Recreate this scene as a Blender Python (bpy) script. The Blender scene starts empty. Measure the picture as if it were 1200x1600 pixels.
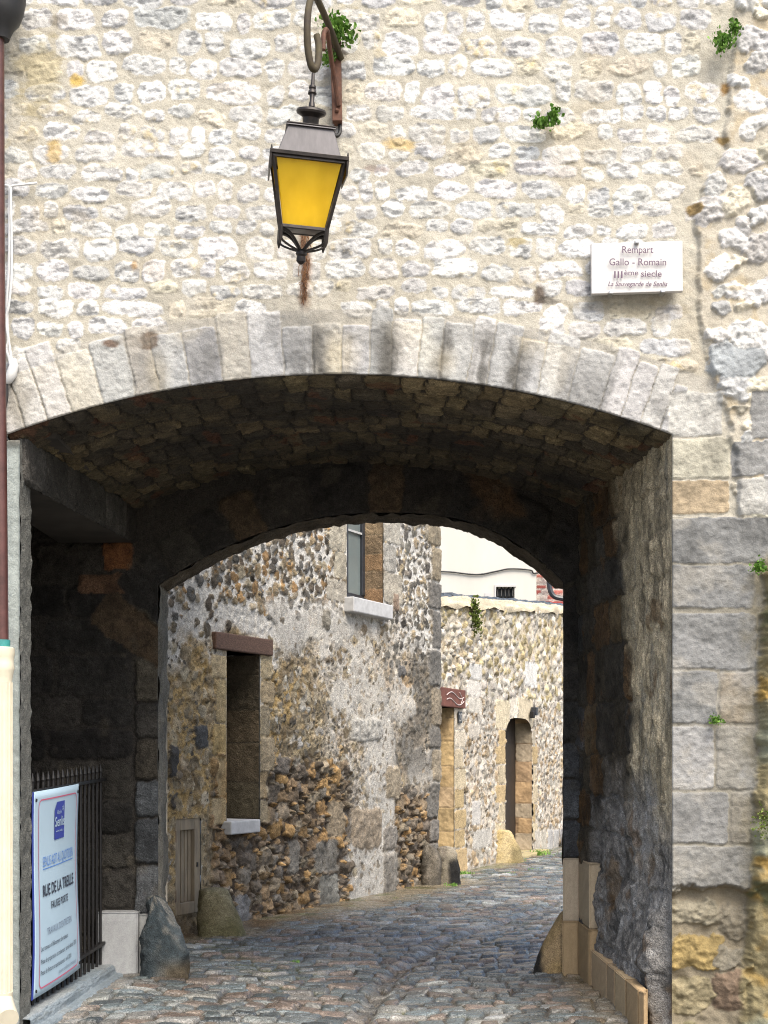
import bpy, math, random
import numpy as np
from mathutils import Matrix, Vector

SC = bpy.context.scene
COL = SC.collection
R = math.radians
# ------------------------------------------------------------------ camera, sky, sun, exposure
FPX, HOR, EYE = 2200.0, 1180.0, 1.6          # focal length in photo pixels, horizon row, eye height
cam_d = bpy.data.cameras.new('camera')
cam = bpy.data.objects.new('camera', cam_d)
COL.objects.link(cam)
cam.location = (0, 0, EYE)
cam.rotation_euler = (R(90), 0, 0)
cam_d.sensor_fit = 'VERTICAL'
cam_d.sensor_height = 36.0
cam_d.lens = FPX / 1600 * 36
cam_d.shift_y = (HOR - 800) / 1600
cam_d.clip_start = 0.1
cam_d.clip_end = 2000
SC.camera = cam

SUN_EL, SUN_AZ = R(54), R(156)                # azimuth measured from +Y towards +X
world = bpy.data.worlds.new('World')
SC.world = world
world.use_nodes = True
nt = world.node_tree
bg = nt.nodes['Background']
sky = nt.nodes.new('ShaderNodeTexSky')
sky.sky_type = 'NISHITA'
sky.sun_disc = False
sky.sun_elevation = SUN_EL
sky.sun_rotation = SUN_AZ
sky.air_density = 1.0
sky.dust_density = 4.0
sky.ozone_density = 0.6
nt.links.new(sky.outputs[0], bg.inputs[0])
bg.inputs[1].default_value = 0.15
sun_d = bpy.data.lights.new('sun', 'SUN')
sun_d.energy = 2.0
sun_d.angle = R(38)
sun_d.color = (1.0, 0.97, 0.88)
sun = bpy.data.objects.new('sun', sun_d)
COL.objects.link(sun)
sd = Vector((math.sin(SUN_AZ) * math.cos(SUN_EL), math.cos(SUN_AZ) * math.cos(SUN_EL), math.sin(SUN_EL)))
sun.rotation_euler = sd.to_track_quat('Z', 'Y').to_euler()
sun.location = sd * 40
SC.view_settings.view_transform = 'Standard'
SC.view_settings.look = 'None'
SC.view_settings.gamma = 1.0
SC.view_settings.exposure = 1.12
SC.cycles.use_denoising = True
SC.cycles.denoising_prefilter = 'NONE'
SC.cycles.denoising_input_passes = 'RGB_ALBEDO_NORMAL'
SC.cycles.max_bounces = 8
SC.cycles.filter_width = 1.05

rnd = random.Random(7)
RG = np.random.default_rng(11)

# ------------------------------------------------------------------ object helpers
def tag(o, label=None, cat=None, group=None, kind=None):
    if label: o['label'] = label
    if cat: o['category'] = cat
    if group: o['group'] = group
    if kind: o['kind'] = kind
    return o

def thing(name, label, cat, loc=(0, 0, 0), group=None):
    o = bpy.data.objects.new(name, None)
    COL.objects.link(o)
    o.location = loc
    o.empty_display_size = 0.1
    return tag(o, label, cat, group)

def put(name, me, mat, parent=None):
    o = bpy.data.objects.new(name, me)
    COL.objects.link(o)
    if mat: me.materials.append(mat)
    if parent is not None:
        o.parent = parent
        p = parent; t = Vector((0, 0, 0))
        while p is not None:
            if p.type == 'EMPTY': t += Vector(p.location)
            p = p.parent
        if parent.type == 'EMPTY':
            o.matrix_parent_inverse = Matrix.Translation(-t)
    return o

def raw_mesh(name, V, Q, C=None, smooth=True):

    me = bpy.data.meshes.new(name)
    n, m = len(V), len(Q)
    me.vertices.add(n)
    me.vertices.foreach_set('co', np.ascontiguousarray(V, dtype=np.float32).ravel())
    me.loops.add(4 * m)
    me.loops.foreach_set('vertex_index', np.ascontiguousarray(Q, dtype=np.int32).ravel())
    me.polygons.add(m)
    me.polygons.foreach_set('loop_start', np.arange(m, dtype=np.int32) * 4)
    me.polygons.foreach_set('use_smooth', np.full(m, smooth, dtype=bool))
    if C is not None:
        at = me.color_attributes.new('Col', 'FLOAT_COLOR', 'POINT')
        c4 = np.ones((n, 4), dtype=np.float32)
        c4[:, :3] = np.clip(C, 0.004, 0.9)
        at.data.foreach_set('color', c4.ravel())
    me.update(calc_edges=True)
    me.validate()
    return me

def grid_mesh(name, P, C=None, keep=None, flip=False, smooth=True):
    a, b = P.shape[:2]
    idx = np.arange(a * b).reshape(a, b)
    q = np.stack([idx[:-1, :-1], idx[:-1, 1:], idx[1:, 1:], idx[1:, :-1]], -1)
    if flip: q = q[..., ::-1]
    q = q.reshape(-1, 4) if keep is None else q[keep]
    used = np.unique(q)
    remap = np.full(a * b, -1, dtype=np.int64)
    remap[used] = np.arange(len(used))
    V = P.reshape(-1, 3)[used]
    Cc = C.reshape(-1, 3)[used] if C is not None else None
    return raw_mesh(name, V, remap[q], Cc, smooth)

class MB:

    def __init__(s): s.v = []; s.f = []
    def add(s, vs, fs):
        b = len(s.v)
        s.v += [tuple(p) for p in vs]
        s.f += [tuple(b + i for i in f) for f in fs]
    def box(s, x0, x1, y0, y1, z0, z1):
        s.hexa([(x0, y0, z0), (x1, y0, z0), (x1, y1, z0), (x0, y1, z0), (x0, y0, z1), (x1, y0, z1), (x1, y1, z1), (x0, y1, z1)])
    def hexa(s, p):
        s.add(p, [(0, 3, 2, 1), (4, 5, 6, 7), (0, 1, 5, 4), (1, 2, 6, 5), (2, 3, 7, 6), (3, 0, 4, 7)])
    def bar(s, p, q, w, h=None, up=(0, 0, 1)):
        h = h or w
        p, q = Vector(p), Vector(q)
        d = (q - p).normalized(); u = Vector(up)
        if abs(d.dot(u)) > .98: u = Vector((0, 1, 0))
        a = d.cross(u).normalized(); c = a.cross(d)
        pts = [o + a * i * w / 2 + c * j * h / 2 for o in (p, q) for i, j in ((-1, -1), (1, -1), (1, 1), (-1, 1))]
        s.hexa(pts)
    def tube(s, pts, r, n=8, cap=True):
        pts = [Vector(p) for p in pts]
        rs = r if isinstance(r, (list, tuple)) else [r] * len(pts)
        rings = []; a = None
        for i, p in enumerate(pts):
            d = (pts[min(i + 1, len(pts) - 1)] - pts[max(i - 1, 0)]).normalized()
            if a is None:
                u = Vector((0, 0, 1)) if abs(d.z) < .9 else Vector((0, 1, 0))
                a = d.cross(u).normalized()
            else:
                a = (a - d * a.dot(d)).normalized()
            c = d.cross(a)
            rings.append([p + (a * math.cos(2 * math.pi * k / n) + c * math.sin(2 * math.pi * k / n)) * rs[i] for k in range(n)])
        vs = [v for r_ in rings for v in r_]
        fs = []
        for i in range(len(pts) - 1):
            for k in range(n):
                fs.append((i * n + k, i * n + (k + 1) % n, (i + 1) * n + (k + 1) % n, (i + 1) * n + k))
        if cap:
            fs.append(tuple(range(n))[::-1]); fs.append(tuple(range((len(pts) - 1) * n, len(pts) * n)))
        s.add(vs, fs)
    def lathe(s, prof, cx, cy, n=20):
        s.tube([(cx, cy, z) for z, r in prof], [max(r, .0005) for z, r in prof], n)
    def build(s, name, mat, parent=None, bevel=0, smooth=False):
        me = bpy.data.meshes.new(name)
        me.from_pydata(s.v, [], s.f)
        if smooth: me.polygons.foreach_set('use_smooth', [True] * len(me.polygons))
        me.update()
        o = put(name, me, mat, parent)
        if bevel:
            m = o.modifiers.new('bevel', 'BEVEL'); m.width = bevel; m.segments = 2; m.limit_method = 'ANGLE'
        if smooth:
            try: me.set_sharp_from_angle(angle=R(38))
            except Exception: pass
        return o

def text_mesh(txt, size, shear=0.0, bold=0.0):
    cu = bpy.data.curves.new('t', 'FONT')
    cu.body = txt; cu.size = size; cu.align_x = 'CENTER'; cu.shear = shear; cu.offset = bold
    cu.resolution_u = 3
    o = bpy.data.objects.new('t', cu); COL.objects.link(o)
    dg = bpy.context.evaluated_depsgraph_get(); dg.update()
    me = bpy.data.meshes.new_from_object(o.evaluated_get(dg))
    bpy.data.objects.remove(o); bpy.data.curves.remove(cu)
    return me

def put_text(name, txt, size, at, xdir, mat, parent, width=None, shear=0.0, bold=0.0, align='C', zdir=(0, 0, 1)):
    me = text_mesh(txt, size, shear, bold)
    co = np.array([v.co[:] for v in me.vertices])
    if len(co) == 0: return
    w = co[:, 0].max() - co[:, 0].min()
    mid = (co[:, 0].max() + co[:, 0].min()) / 2
    k = (width / w) if width else 1.0
    xd, zd = np.array(xdir, float), np.array(zdir, float)
    xo = (co[:, 0] - mid) * k
    if align == 'L': xo = (co[:, 0] - co[:, 0].min()) * k
    P = np.array(at)[None] + xo[:, None] * xd[None] + co[:, 1][:, None] * zd[None]
    for v, p in zip(me.vertices, P): v.co = p
    me.update()
    me.materials.clear()
    return put(name, me, mat, parent)

# ------------------------------------------------------------------ materials
def nodes_of(name):
    m = bpy.data.materials.new(name); m.use_nodes = True
    n = m.node_tree
    return m, n, n.nodes['Principled BSDF']

def stone_mat(name, scale=1.0, bump=.5, rough=.9, vary=.35, wet=False):
    m, n, bs = nodes_of(name)
    N, L = n.nodes.new, n.links.new
    at = N('ShaderNodeAttribute'); at.attribute_name = 'Col'
    tc = N('ShaderNodeTexCoord')
    n1 = N('ShaderNodeTexNoise'); n1.inputs['Scale'].default_value = 38 * scale; n1.inputs['Detail'].default_value = 7; n1.inputs['Roughness'].default_value = .72
    n2 = N('ShaderNodeTexNoise'); n2.inputs['Scale'].default_value = 120 * scale; n2.inputs['Detail'].default_value = 4
    for t in (n1, n2): L(tc.outputs['Object'], t.inputs['Vector'])
    mr = N('ShaderNodeMapRange'); mr.inputs['From Min'].default_value = .28; mr.inputs['From Max'].default_value = .72
    mr.inputs['To Min'].default_value = 1 - vary; mr.inputs['To Max'].default_value = 1 + vary * .7
    L(n1.outputs['Fac'], mr.inputs['Value'])
    n4 = N('ShaderNodeTexNoise'); n4.inputs['Scale'].default_value = 170 * scale; n4.inputs['Detail'].default_value = 3; n4.inputs['Roughness'].default_value = .7
    L(tc.outputs['Object'], n4.inputs['Vector'])
    m4 = N('ShaderNodeMapRange'); m4.inputs['From Min'].default_value = .36; m4.inputs['From Max'].default_value = .6
    m4.inputs['To Min'].default_value = 1 - vary * 1.1; m4.inputs['To Max'].default_value = 1 + vary * .3
    L(n4.outputs['Fac'], m4.inputs['Value'])
    ml = N('ShaderNodeMath'); ml.operation = 'MULTIPLY'
    L(mr.outputs['Result'], ml.inputs[0]); L(m4.outputs['Result'], ml.inputs[1])
    mx = N('ShaderNodeVectorMath'); mx.operation = 'SCALE'
    L(at.outputs['Color'], mx.inputs[0]); L(ml.outputs[0], mx.inputs['Scale'])
    L(mx.outputs[0], bs.inputs['Base Color'])
    ad = N('ShaderNodeMath'); ad.operation = 'ADD'
    L(n1.outputs['Fac'], ad.inputs[0]); L(n2.outputs['Fac'], ad.inputs[1])
    bp = N('ShaderNodeBump'); bp.inputs['Strength'].default_value = bump; bp.inputs['Distance'].default_value = .012 / scale
    L(ad.outputs[0], bp.inputs['Height']); L(bp.outputs['Normal'], bs.inputs['Normal'])
    bs.inputs['Roughness'].default_value = rough
    if wet:
        n3 = N('ShaderNodeTexNoise'); n3.inputs['Scale'].default_value = 3.0; n3.inputs['Detail'].default_value = 3
        L(tc.outputs['Object'], n3.inputs['Vector'])
        m3 = N('ShaderNodeMapRange'); m3.inputs['From Min'].default_value = .35; m3.inputs['From Max'].default_value = .65
        m3.inputs['To Min'].default_value = .05; m3.inputs['To Max'].default_value = .27
        L(n3.outputs['Fac'], m3.inputs['Value']); L(m3.outputs['Result'], bs.inputs['Roughness'])
        bs.inputs['Specular IOR Level'].default_value = .9
    else:
        bs.inputs['Specular IOR Level'].default_value = .25
    return m

def plain_mat(name, col, rough=.7, metal=0, vary=.25, scale=20, bump=.15, col2=None, emit=None, stretch=None):
    m, n, bs = nodes_of(name)
    N, L = n.nodes.new, n.links.new
    tc = N('ShaderNodeTexCoord')
    nz = N('ShaderNodeTexNoise'); nz.inputs['Scale'].default_value = scale; nz.inputs['Detail'].default_value = 6; nz.inputs['Roughness'].default_value = .65
    if stretch:
        mp = N('ShaderNodeMapping'); mp.inputs['Scale'].default_value = stretch
        L(tc.outputs['Object'], mp.inputs['Vector']); L(mp.outputs[0], nz.inputs['Vector'])
    else: L(tc.outputs['Object'], nz.inputs['Vector'])
    cr = N('ShaderNodeValToRGB')
    c2 = col2 or tuple(min(1, c * (1 + vary)) for c in col)
    c1 = col if col2 else tuple(c * (1 - vary) for c in col)
    cr.color_ramp.elements[0].position = .33; cr.color_ramp.elements[1].position = .67
    cr.color_ramp.elements[0].color = (*c1, 1); cr.color_ramp.elements[1].color = (*c2, 1)
    L(nz.outputs['Fac'], cr.inputs[0]); L(cr.outputs[0], bs.inputs['Base Color'])
    bs.inputs['Roughness'].default_value = rough; bs.inputs['Metallic'].default_value = metal
    if bump:
        bp = N('ShaderNodeBump'); bp.inputs['Strength'].default_value = bump; bp.inputs['Distance'].default_value = .005
        L(nz.outputs['Fac'], bp.inputs['Height']); L(bp.outputs[0], bs.inputs['Normal'])
    if emit:
        L(cr.outputs[0], bs.inputs['Emission Color']); bs.inputs['Emission Strength'].default_value = emit
    return m

M = {}
M['lime'] = stone_mat('limestone', 1.0, .32, .92, .15)
M['soot'] = stone_mat('sooty_stone', .8, .8, .85, .5)
M['flint'] = stone_mat('flint_rubble', .7, .6, .85, .4)
M['pale'] = stone_mat('pale_rubble', .5, .5, .9, .3)
M['cobble'] = stone_mat('wet_cobbles', .6, .55, .4, .45, wet=True)
M['rock'] = stone_mat('guard_stone', .9, .8, .9, .45)
M['dress'] = stone_mat('dressed_stone', 1.4, .25, .9, .15)
M['iron'] = plain_mat('black_iron', (.012, .011, .011), .55, .3, .4, 30)
M['bronze'] = plain_mat('dark_bronze', (.022, .02, .019), .45, .6, .5, 18, col2=(.06, .05, .045))
M['rust'] = plain_mat('rusty_iron', (.06, .026, .016), .75, .2, .4, 25, col2=(.13, .055, .03))
M['mossiron'] = plain_mat('mossy_iron', (.028, .018, .012), .8, .1, .4, 14, col2=(.06, .047, .018))
M['roofmetal'] = plain_mat('lamp_roof_metal', (.045, .042, .044), .45, .2, .3, 9, col2=(.105, .095, .10), stretch=(1, 1, .3))
def amber():
    m, n, bs = nodes_of('amber_glass'); N, L = n.nodes.new, n.links.new
    tc = N('ShaderNodeTexCoord'); nz = N('ShaderNodeTexNoise'); nz.inputs['Scale'].default_value = 11; nz.inputs['Detail'].default_value = 8
    mp = N('ShaderNodeMapping'); mp.inputs['Scale'].default_value = (1, 1, .35); L(tc.outputs['Object'], mp.inputs['Vector']); L(mp.outputs[0], nz.inputs['Vector'])
    cr = N('ShaderNodeValToRGB'); cr.color_ramp.elements[0].position = .3; cr.color_ramp.elements[1].position = .62
    cr.color_ramp.elements[0].color = (.62, .41, .018, 1); cr.color_ramp.elements[1].color = (.74, .51, .03, 1)
    L(nz.outputs['Fac'], cr.inputs[0]); L(cr.outputs[0], bs.inputs['Base Color'])
    bs.inputs['Roughness'].default_value = .12
    tr = N('ShaderNodeBsdfTranslucent'); L(cr.outputs[0], tr.inputs['Color'])
    mx = N('ShaderNodeMixShader'); mx.inputs[0].default_value = .5
    L(bs.outputs[0], mx.inputs[1]); L(tr.outputs[0], mx.inputs[2]); L(mx.outputs[0], n.nodes['Material Output'].inputs['Surface'])
    return m
M['amber'] = amber()
M['bulb'] = plain_mat('lit_bulb', (1, .85, .6), .5, 0, .02, bump=0, emit=3.5)
M['plaque'] = plain_mat('plaque_enamel', (.46, .445, .43), .35, 0, .04, 6, bump=0)
M['ptext'] = plain_mat('plaque_lettering', (.09, .05, .085), .6, 0, .1, bump=0)
M['steel'] = plain_mat('clip_steel', (.45, .45, .45), .3, .8, .1)
M['cream'] = plain_mat('cream_paint', (.56, .51, .39), .4, 0, .07, 10, bump=.06)
M['brownpipe'] = plain_mat('brown_pipe', (.075, .03, .025), .4, .2, .3, 12)
M['teal'] = plain_mat('verdigris', (.03, .2, .19), .6, 0, .2)
M['whitecable'] = plain_mat('white_cable', (.58, .58, .57), .5, 0, .06)
M['black'] = plain_mat('black_plastic', (.012, .012, .013), .5, 0, .2)
M['banner'] = plain_mat('banner_vinyl', (.40, .53, .63), .45, 0, .03, 3, bump=.05)
M['bannerblue'] = plain_mat('banner_blue', (.02, .04, .30), .5, 0, .05, bump=0)
M['bannersky'] = plain_mat('banner_light_blue', (.08, .22, .58), .5, 0, .05, bump=0)
M['bannertext'] = plain_mat('banner_text', (.02, .025, .05), .5, 0, .05, bump=0)
M['bannergrey'] = plain_mat('banner_grey', (.16, .20, .28), .5, 0, .05, bump=0)
M['bannerred'] = plain_mat('banner_line', (.55, .10, .18), .5, 0, .05, bump=0)
M['wood'] = plain_mat('old_beam', (.06, .032, .022), .85, 0, .4, 14, .5, col2=(.14, .08, .055), stretch=(6, 1, 6))
M['hatch'] = plain_mat('weathered_boards', (.17, .14, .10), .85, 0, .3, 22, .4, col2=(.27, .22, .15), stretch=(1, 1, .2))
M['redlintel'] = plain_mat('red_brown_beam', (.13, .045, .03), .8, 0, .3, 10, .3)
M['chalk'] = plain_mat('chalk_mark', (.5, .42, .4), .9, 0, .1, bump=0)
M['sill'] = plain_mat('cement_sill', (.42, .42, .42), .85, 0, .15, 12, .2)
M['frame'] = plain_mat('dark_window_frame', (.025, .028, .035), .4, 0, .2)
M['glass'] = plain_mat('window_glass', (.15, .18, .18), .06, 0, .15, 1.5, 0)
M['render'] = plain_mat('cream_render', (.50, .48, .43), .9, 0, .08, 1.1, .1, stretch=(1, 1, .35))
M['brick'] = plain_mat('red_brick', (.35, .09, .07), .9, 0, .3, 9, .2, col2=(.5, .42, .38))
M['slate'] = plain_mat('slate_edge', (.10, .12, .15), .5, 0, .4, 8)
M['darkdoor'] = plain_mat('dark_door', (.02, .014, .01), .6, 0, .4, 8)
M['step'] = stone_mat('blue_step_stone', 1.0, .4, .55, .3)
M['leaf'] = plain_mat('fern_leaf', (.06, .15, .018), .6, 0, .3, 30, 0, col2=(.17, .32, .04))
M['leaf2'] = plain_mat('moss_leaf', (.09, .13, .02), .7, 0, .3, 30, 0, col2=(.2, .26, .05))
M['stem'] = plain_mat('dry_stem', (.09, .04, .02), .9, 0, .4, 40, 0, col2=(.22, .11, .05))
M['ground'] = plain_mat('earth', (.20, .19, .17), .9, 0, .3, 4, .3)
M['backdark'] = plain_mat('dark_masonry', (.05, .043, .035), .9, 0, .4, 3, .4)
M['wallrough'] = plain_mat('lime_masonry', (.46, .42, .35), .9, 0, .2, 5, .4)

# ------------------------------------------------------------------ noise and height fields
def vnoise(x, y, seed):
    g = np.random.default_rng(seed).random((256, 256)).astype(np.float32)
    xi, yi = np.floor(x), np.floor(y)
    fx, fy = x - xi, y - yi
    fx = fx * fx * (3 - 2 * fx); fy = fy * fy * (3 - 2 * fy)
    xi = xi.astype(np.int64) & 255; yi = yi.astype(np.int64) & 255
    x1 = (xi + 1) & 255; y1 = (yi + 1) & 255
    return (g[xi, yi] * (1 - fx) + g[x1, yi] * fx) * (1 - fy) + (g[xi, y1] * (1 - fx) + g[x1, y1] * fx) * fy

def fbm(x, y, size, octv=4, seed=0, gain=.55):

    t = np.zeros_like(x); a = 1.0; tot = 0; f = 1 / size
    for o in range(octv):
        t += a * (vnoise(x * f + 17.3 * o, y * f + 5.1 * o, seed + o) * 2 - 1)
        tot += a; a *= gain; f *= 2.03
    return t / tot * 1.7

def sm(a, b, x):
    t = np.clip((x - a) / (b - a), 0, 1)
    return t * t * (3 - 2 * t)

def V3(c): return np.array(c, dtype=np.float32)

class Field:
    def __init__(F, s0, s1, z0, z1, ds, base, seed, dz=None, mort=.006, rsize=.05):
        dz = dz or ds
        F.s0, F.z0, F.ds, F.dz = s0, z0, ds, dz
        F.ns = int(round((s1 - s0) / ds)) + 1; F.nz = int(round((z1 - z0) / dz)) + 1
        s = s0 + np.arange(F.ns) * ds; z = z0 + np.arange(F.nz) * dz
        F.S, F.Z = np.meshgrid(s.astype(np.float32), z.astype(np.float32))
        F.W1 = fbm(F.S, F.Z, .09, 4, seed + 100, .62)
        F.W2 = fbm(F.S, F.Z, .09, 4, seed + 200, .62)
        F.Rf = fbm(F.S, F.Z, rsize, 3, seed + 300, .6)
        F.Pt = fbm(F.S * .55, F.Z * 1.5, rsize * 1.3, 4, seed + 350, .65)
        F.G = fbm(F.S, F.Z, .14, 4, seed + 400)
        F.L = fbm(F.S, F.Z, .7, 4, seed + 500)
        F.H = (fbm(F.S, F.Z, .05, 3, seed + 600) * mort).astype(np.float32)
        F.B = np.zeros_like(F.H)
        F.C = np.empty(F.S.shape + (3,), np.float32); F.C[:] = V3(base)
        F.C *= (1 + .10 * F.L + .06 * F.G)[..., None]
        F.rng = np.random.default_rng(seed)
    def win(F, x0, x1, z0, z1):
        j0 = max(0, int((x0 - F.s0) / F.ds)); j1 = min(F.ns, int((x1 - F.s0) / F.ds) + 2)
        i0 = max(0, int((z0 - F.z0) / F.dz)); i1 = min(F.nz, int((z1 - F.z0) / F.dz) + 2)
        return slice(i0, i1), slice(j0, j1)
    def stone(F, cx, cz, a, b, col, amp=.02, rot=0., n=3., edge=.2, rough=.006, warp=.012, tilt=.3, var=.18, coords=None, wn=None, hard=True, over=False, dome=.28, pits=0., facet=0.):
        if coords is None:
            e = max(a, b) * 1.15 + warp
            W = F.win(cx - e, cx + e, cz - e, cz + e)
            x = F.S[W] - cx; z = F.Z[W] - cz
        else:
            W = F.win(*wn)
            x = coords[0][W] - cx; z = coords[1][W] - cz
        if x.size == 0: return
        x = x + F.W1[W] * warp; z = z + F.W2[W] * warp
        c, s_ = math.cos(rot), math.sin(rot)
        p = (x * c + z * s_) / a; q = (-x * s_ + z * c) / b
        d = (np.abs(p) ** n + np.abs(q) ** n) ** (1 / n)
        m = sm(1.0, 1 - edge, d)
        t1, t2 = F.rng.uniform(-1, 1, 2) * tilt
        fac = 1.0
        if facet:
            for _ in range(4):
                an, mg, of = F.rng.uniform(0, 6.283), F.rng.uniform(.5, 1.1) * facet, F.rng.uniform(1.0, 1.35)
                fac = np.minimum(fac, of - mg * (p * math.cos(an) + q * math.sin(an)))
            fac = np.maximum(fac, .15)
        h = m * (amp * fac * (1 - dome + dome * (1 - np.clip(d, 0, 1) ** 2)) + amp * (t1 * p + t2 * q) + F.Rf[W] * rough) + (1 - m) * F.H[W]
        if over: F.H[W] = F.H[W] * (1 - sm(1.06, 1.0, d)) + h * sm(1.06, 1.0, d)
        else: F.H[W] = np.where(m > 0.001, np.maximum(h, F.H[W] * (1 - m) + np.minimum(h, F.H[W]) * 0 + h * m) if hard else h, F.H[W])
        mc = sm(1.0, 1 - edge * .55, d)[..., None]
        cc = V3(col) * (1 + var * (F.G[W] * 1.1 + F.Rf[W] * .45))[..., None]
        if pits:
            pm = (sm(.05, .65, F.Pt[W] + .35 * F.G[W]) * pits)[..., None]
            cc = cc * (1 - pm) + cc * V3((.43, .438, .45)) * pm
            F.H[W] = F.H[W] - m * pm[..., 0] * min(.004, amp * .3)
        F.C[W] = F.C[W] * (1 - mc) + cc * mc
    def block(F, x0, x1, z0, z1, col, amp=.012, gap=.006, **k):
        k.setdefault('n', 9.); k.setdefault('edge', .09); k.setdefault('rough', .004); k.setdefault('warp', .006); k.setdefault('tilt', .12); k.setdefault('over', True)
        F.stone((x0 + x1) / 2, (z0 + z1) / 2, (x1 - x0) / 2 - gap, (z1 - z0) / 2 - gap, col, amp, **k)
    def mixc(F, mask, col):
        F.C[:] = F.C * (1 - mask[..., None]) + V3(col) * mask[..., None]
    def points(F, o, d, n):
        o, d, n = (np.array(t, np.float32) for t in (o, d, n))
        h = F.H + F.B
        P = o + F.S[..., None] * d + h[..., None] * n
        P[..., 2] += F.Z
        return P
    def keepmask(F, inside):
        out = ~inside
        return out[:-1, :-1] | out[:-1, 1:] | out[1:, 1:] | out[1:, :-1]
    def cut_rect(F, x0, x1, z0, z1):

        ins = (F.S > x0) & (F.S < x1) & (F.Z > z0) & (F.Z < z1)
        do = np.maximum(np.maximum(x0 - F.S, F.S - x1), np.maximum(z0 - F.Z, F.Z - z1)); w_ = sm(0, .05, do)
        F.H = F.H * w_ + .008 * (1 - w_); F.B = F.B * w_
        dl, dr, db, dt = F.S - x0, x1 - F.S, F.Z - z0, z1 - F.Z
        dm = np.minimum(np.minimum(dl, dr), np.minimum(db, dt))
        S, Z = F.S.copy(), F.Z.copy()
        k = ins & (dm < max(F.ds, F.dz) * 1.6)
        S = np.where(k & (dl == dm), x0, np.where(k & (dr == dm), x1, S))
        Z = np.where(k & (db == dm), z0, np.where(k & (dt == dm), z1, Z))
        F.S, F.Z = S.astype(np.float32), Z.astype(np.float32)
        return ins

def lerp(a, b, t): return a + (b - a) * t
def pick(rng, cols, jit=.15):
    c = np.array(cols[rng.integers(len(cols))], np.float32)
    return c * (1 + rng.uniform(-jit, jit)) * (1 + rng.uniform(-.012, .012, 3))

def courses(F, x0, x1, z0, z1, hr, wr, gap, cols, ok=None, amp=.02, zj=.01, **k):
    rng = F.rng; z = z0
    while z < z1:
        h = rng.uniform(*hr); x = x0 - rng.uniform(0, wr[1])
        while x < x1:
            w = rng.uniform(*wr) * (1.5 if rng.random() < .08 else 1)
            cx, cz = x + w / 2, z + h / 2 + rng.uniform(-zj, zj)
            x += w + gap * rng.uniform(.6, 1.6)
            if ok is None or ok(cx, cz, w, h):
                F.stone(cx, cz, w / 2, h / 2 * rng.uniform(.86, 1.1), pick(rng, cols), amp * rng.uniform(.6, 1.3), rot=rng.uniform(-.09, .09), n=rng.uniform(2.2, 4.2), **k)
        z += h + gap * rng.uniform(.7, 1.2)

def scatter(F, x0, x1, z0, z1, cnt, ar, cols, ok=None, amp=.02, asp=(.6, 1.1), sep=1.0, rj=.7, nr=(2, 3.2), **k):

    rng = F.rng; cell = {}; g = ar[1] * 2
    for _ in range(cnt):
        x, z = rng.uniform(x0, x1), rng.uniform(z0, z1); a = rng.uniform(*ar)
        if ok is not None and rng.random() > ok(x, z): continue
        ci, cj = int(x / g), int(z / g); bad = False
        for i in (-1, 0, 1):
            for j in (-1, 0, 1):
                for (px, pz, pa) in cell.get((ci + i, cj + j), ()):
                    if math.hypot(px - x, pz - z) < (pa + a) * sep * .9: bad = True; break
        if bad: continue
        cell.setdefault((ci, cj), []).append((x, z, a))
        F.stone(x, z, a, a * rng.uniform(*asp), pick(rng, cols(x, z) if callable(cols) else cols, .3), amp * rng.uniform(.5, 1.3), rot=rng.uniform(-rj, rj), n=rng.uniform(*nr), **k)

# ================================================================== THE GATE
YF, YB = 7.8, 10.1
fx = lambda u: (u - 600) * YF / FPX
fz = lambda v: EYE - (v - HOR) * YF / FPX
bx_ = lambda u: (u - 600) * YB / FPX
bz_ = lambda v: EYE - (v - HOR) * YB / FPX
XL, XR, ZS, ZA = -2.09, 1.595, 3.375, 3.71
AC, AXC = (XR - XL) / 2, (XR + XL) / 2
ARR = (AC ** 2 + (ZA - ZS) ** 2) / (2 * (ZA - ZS)); AZC = ZA - ARR
arcf = lambda x: AZC + np.sqrt(np.maximum(ARR ** 2 - (x - AXC) ** 2, .01))

gate = thing('rampart_gate', 'pale stone rampart pierced by a wide low arched passage over the cobbled lane', 'gateway', (-.25, 7.8, 0))

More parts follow.
